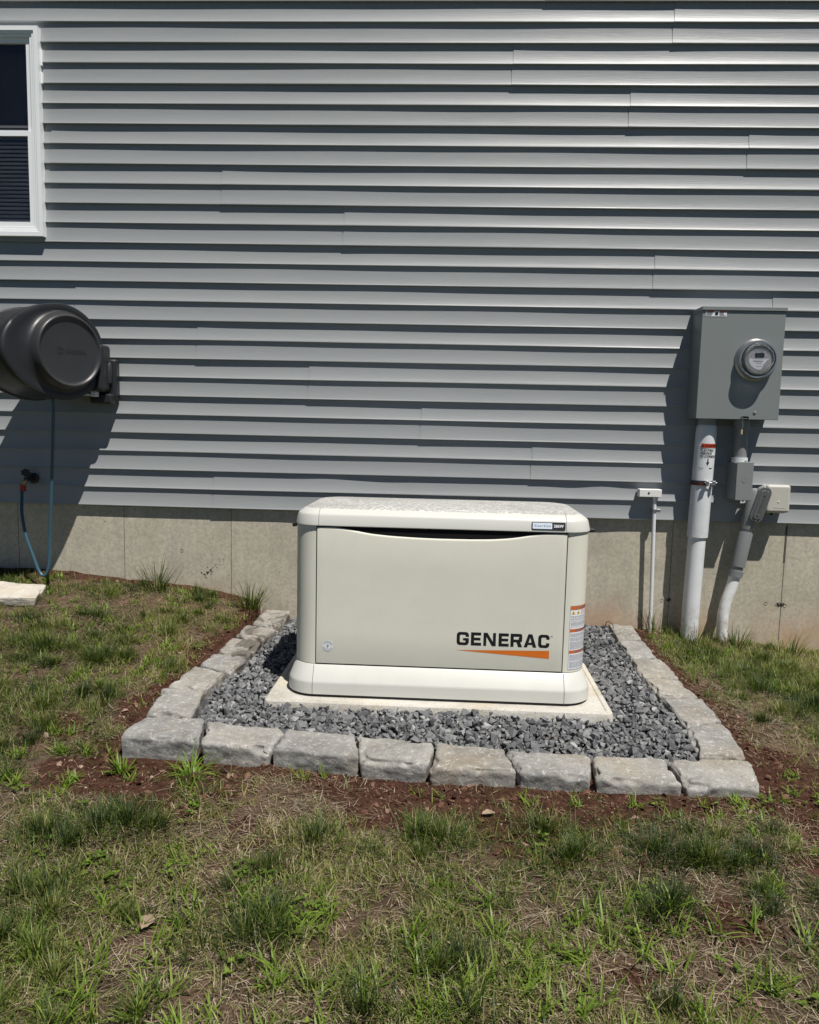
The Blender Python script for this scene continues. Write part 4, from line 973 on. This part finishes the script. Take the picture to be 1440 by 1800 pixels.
cv = bp(MB().loft([stad(.034, .098, .03), stad(.034, .098, .0), stad(.032, .096, -.003)]).xf(M_), 'cover_base', m_pvcd, lb)
m_clear = mat('clear_plastic', (.12, .125, .13), .10, spec=.7, **{'Coat Weight': .6})
MB().loft([stad(.0335, .0975, -.0032), stad(.0335, .0975, -.008), stad(.031, .095, -.010), stad(.022, .083, -.010), stad(.020, .080, -.014), stad(.017, .077, -.015)]).xf(M_).build('clear_cover', m_clear, cv)
mb = MB()
for z_ in (-.088, .088): mb.lathe([(0, .005), (.004, .005), (.005, .002)], (0, -.0105, z_), ax, 12)
for z_ in (-.055, .055): mb.lathe([(0, .004), (.003, .004)], (0, -.015, z_), ax, 12)
for k in range(11):
    z_ = .036-k*.0075; mb.box(-.0035, .0035, -.0162, -.0151, z_, z_+.004)
    if k % 4 != 3: mb.box(.008, .0105, -.0162, -.0151, z_, z_+.004)
mb.xf(M_); mb.build('cover_moulding', m_steel, cv)
bp(MB().tube([sl0+Vector((.003, 0, .008)), sl0, sl0.lerp(sl1, .10)], [.036, .034, .034], 28), 'fitting_socket', m_pvcd, lb)
bp(MB().tube([sl0.lerp(sl1, .08), sl0.lerp(sl1, .10), sl1], [.0365, .0375, .0375], 32), 'grey_sleeve', m_pvcd, lb)
e1 = Vector((1.597, -.050, -.262)); e2 = Vector((1.592, -.050, -.290))
bp(MB().tube([sl1+Vector((0, 0, .01)), e2], [.033, .031], 28), 'inner_pipe', m_pvcd, lb)
bp(MB().tube([sl1.lerp(e1, .75), e1, e2], [.039, .039, .038], 28), 'coupling', m_pvcd, lb)
pp = [e1, e2, Vector((1.583, -.050, -.335)), Vector((1.567, -.050, -.39)), Vector((1.553, -.050, -.44)), Vector((1.545, -.050, -.50)), Vector((1.544, -.050, -.56)), Vector((1.545, -.050, -.60)), Vector((1.546, -.05, -.70))]
bp(MB().tube(pp, [.029]+[.0295]*6+[.0290, .029], 28), 'white_pipe', m_primer, lb)

# beige box
bb_ = empty('telecom_box', (1.78, -.04, .066), 'square beige plastic utility box on siding right of the clear covered fitting', 'utility box')
bp(MB().rbox(1.720, 1.836, -.060, .010, .058, .205, .012, 4), 'box_back', m_beige, bb_)
c2_ = bp(MB().rbox(1.716, 1.840, -.088, -.052, .064, .210, .014, 5), 'box_cover', m_beige, bb_)
MB().lathe([(0, .004), (.002, .004), (.003, .001)], (1.778, -.088, .122), ax, 14).build('cover_button', m_whitebox, c2_)
MB().box(1.755, 1.812, -.0892, -.0878, .0905, .0922).build('cover_rib', m_beige, c2_)
bp(MB().tube([(1.765, -.045, .060), (1.765, -.045, .045)], .007, 12), 'ground_lug', m_black, bb_)

# small white box with thin conduit
wb = empty('cable_box', (1.12, -.03, -.62), 'small white box on low siding with a thin grey conduit to the ground', 'utility box')
w1 = bp(MB().rbox(1.062, 1.180, -.048, .004, .126, .168, .003), 'box_body', m_whitebox, wb)
MB().rbox(1.0625, 1.1795, -.0520, -.0475, .1275, .1665, .0015).build('box_cover', m_whitebox, w1)
MB().lathe([(0, .0055), (.002, .005), (.002, .003), (-.001, .003)], (1.111, -.052, .148), ax, 14).build('cover_screw', m_black, w1)
bp(MB().tube([(1.151, -.026, .128), (1.1525, -.026, .0), (1.163, -.026, -.42), (1.166, -.026, -.66)], [.0102]*4, 20), 'thin_conduit', m_pvc, wb)
mb = MB().tube([(1.153, -.026, .060), (1.1533, -.026, .045)], .0135, 20); mb.rbox(1.160, 1.182, -.038, -.022, .044, .062, .002); mb.box(1.145, 1.165, -.026, .02, .046, .058); bp(mb, 'pipe_strap', m_steel, wb)
bp(MB().tube([(1.168, -.020, -.40), (1.158, -.030, -.50), (1.140, -.045, -.58), (1.135, -.06, -.63)], .0022, 8), 'brown_wire', m_twig, wb)
gw = MB().tube([(.92, -.02, -.60), (.925, -.04, -.565), (.935, -.06, -.558), (.95, -.08, -.570), (.955, -.09, -.60)], .0022, 8).build('bent_wire', m_twig); tag(gw, 'thin dark bent wire end sticking up behind the back block of right border row', 'wire')

# ---------------------------------------------------------------- hose reel
reel = empty('hose_reel', (-1.82, .0, .575), 'dark grey wall mounted garden hose reel with round embossed cheek', 'hose reel')
an_ = R(61); nrm = Vector((math.sin(an_), -math.cos(an_), .02)).normalized(); rc = Vector((-1.882, -.335, .812))
O = rc
fr_t = Vector((-math.cos(an_), -math.sin(an_), 0))   # away from the wall
upv = nrm.cross(fr_t).normalized()
if upv.z < 0: upv = -upv
def rp(s, f, u): return O+nrm*s+fr_t*f+upv*u
def oval(s, rad_, front=0., n=64, du=0.):
    # circle whose front (away from wall) half is stretched
    L = []
    for k in range(n):
        a = 2*math.pi*k/n; f = math.cos(a); u = math.sin(a); st = front*max(0, f)**1.5
        L.append(rp(s, rad_*f+st, rad_*u*(1-.0*st)+du))
    return L
shell = [oval(-.010, .186, .0), oval(-.030, .189, .004), oval(-.044, .196, .02), oval(-.050, .206, .055), oval(-.048, .214, .075), oval(-.046, .226, .086), oval(-.050, .237, .09), oval(-.058, .241, .092), oval(-.080, .241, .095), oval(-.084, .233, .095), oval(-.20, .236, .10), oval(-.31, .234, .095), oval(-.315, .241, .095), oval(-.34, .240, .092), oval(-.345, .225, .08), oval(-.375, .205, .02), oval(-.38, .18, 0)]
sh_o = bp(MB().loft(shell), 'reel_housing', m_reel, reel, autos=40)
# cheek
def ringl(s, rad_): return oval(s, rad_, 0)
ck = bp(MB().loft([ringl(-.034, .196), ringl(-.018, .190), ringl(-.006, .184), ringl(.002, .179), ringl(.005, .174), ringl(.004, .169), ringl(-.002, .165), ringl(-.006, .160), ringl(-.008, .150), ringl(-.0085, .08), ringl(-.0088, .01)]), 'side_cheek', m_reel2, reel, autos=50)
m_emb = mat('embossed_mark', (.018, .018, .020), .5)
def ck_pt(x, y): # x to the right in picture: toward the wall (-fr_t)
    return rp(-.0076, -x, y)
mb = MB(); add_text(mb, 'GARDENA', .030, lambda x, y: ck_pt(-.026+x, -.012+y), bold=.0004, xs=.86)
n = 8; 
for ra, rb in ((.020, .0175), (.012, .0095)):
    vs_ = []
    for k in range(n+1):
        a = 2*math.pi*(k+.5)/n
        for q_ in (ra, rb): vs_.append(ck_pt(-.052+q_*math.cos(a), -.002+q_*math.sin(a)))
    mb.add(vs_, [(2*k, 2*k+2, 2*k+3, 2*k+1) for k in range(n)], False)
mb.build('cheek_lettering', m_emb, ck, fix=False)
for a in (62, 88, 112, 35, 12, -12, -62, -95, 150):
    c0 = rp(-.069, .2405*math.cos(R(180-a)), .2405*math.sin(R(180-a))); rdir = (fr_t*math.cos(R(180-a))+upv*math.sin(R(180-a))).normalized()
    MB().lathe([(-.004, .0052), (.0012, .0052)], c0, rdir, 12).build('screw_hole', m_black, sh_o)
# wall bracket and arm behind
br = bp(MB().rbox(-1.875, -1.772, -.060, .004, .585, .800, .016, 4), 'wall_bracket', m_reel, reel)
mb = MB().tube([(-1.806, -.060, .775), (-1.806, -.074, .760), (-1.806, -.076, .72), (-1.806, -.070, .675), (-1.806, -.052, .660)], [.014, .020, .021, .019, .008], 18); mb.build('bracket_boss', m_reel2, br)
MB().lathe([(0, .0075), (.0016, .0075)], (-1.806, -.083, .772), (0, -1, .55), 16).build('bracket_hole', m_black, br)
mb = MB().rbox(-1.93, -1.800, -.16, -.045, .62, .87, .02); mb.rbox(-1.900, -1.782, -.10, -.03, .560, .612, .01); bp(mb, 'swivel_arm', m_reel, reel)
bp(MB().tube([(-1.99, -.24, .600), (-1.90, -.16, .604), (-1.86, -.12, .606)], .008, 12), 'hose_guide', m_steel, reel)
mb = MB().rbox(-1.872, -1.842, -.15, -.11, .594, .622, .003); bp(mb, 'hose_connector', m_pvc, reel)
# hose
hp = [(-2.048, -.20, .60), (-2.05, -.20, .50), (-2.060, -.20, .30), (-2.072, -.20, .08), (-2.088, -.20, -.15), (-2.090, -.205, -.27), (-2.098, -.21, -.335), (-2.120, -.21, -.368), (-2.150, -.205, -.345), (-2.190, -.19, -.26), (-2.235, -.17, -.16), (-2.27, -.14, -.05), (-2.29, -.10, .05), (-2.30, -.075, .10)]
P = [Vector(p) for p in hp]; sm2 = []
for i in range(len(P)-1):
    p0, p1, p2, p3 = P[max(i-1, 0)], P[i], P[i+1], P[min(i+2, len(P)-1)]
    for k in range(6):
        t = k/6; sm2.append(.5*((2*p1)+(-p0+p2)*t+(2*p0-5*p1+4*p2-p3)*t*t+(-p0+3*p1-3*p2+p3)*t**3))
sm2.append(P[-1])
hs = MB().tube(sm2, .0088, 14).build('garden_hose', m_hose); tag(hs, 'blue grey garden hose hanging in a loop from the reel to the tap', 'hose')
# tap
tp = empty('wall_tap', (-2.30, .0, .12), 'small garden tap with a red handle on the siding at far left', 'tap')
bp(MB().lathe([(0, .030), (.006, .030), (.012, .018), (.05, .012), (.08, .014)], (-2.275, .004, .140), (0, -1, 0), 24), 'tap_body', m_black, tp)
bp(MB().tube([(-2.275, -.06, .140), (-2.285, -.078, .125), (-2.295, -.078, .098)], .011, 14), 'tap_spout', m_brass, tp)
bp(MB().rbox(-2.305, -2.283, -.095, -.060, .070, .112, .005), 'red_lever', m_redh, tp)
mb = MB()
for k in range(7): a = 2*math.pi*k/7; mb.lathe([(-.004, .006), (.004, .006)], (-2.275+.022*math.cos(a), -.080, .176+.016*math.sin(a)), (0, -1, 0), 8)
mb.lathe([(-.003, .02), (.003, .02)], (-2.275, -.080, .176), (0, -1, 0), 14); mb.tube([(-2.275, -.06, .15), (-2.275, -.078, .172)], .005, 8)
bp(mb, 'hand_wheel', m_black, tp)
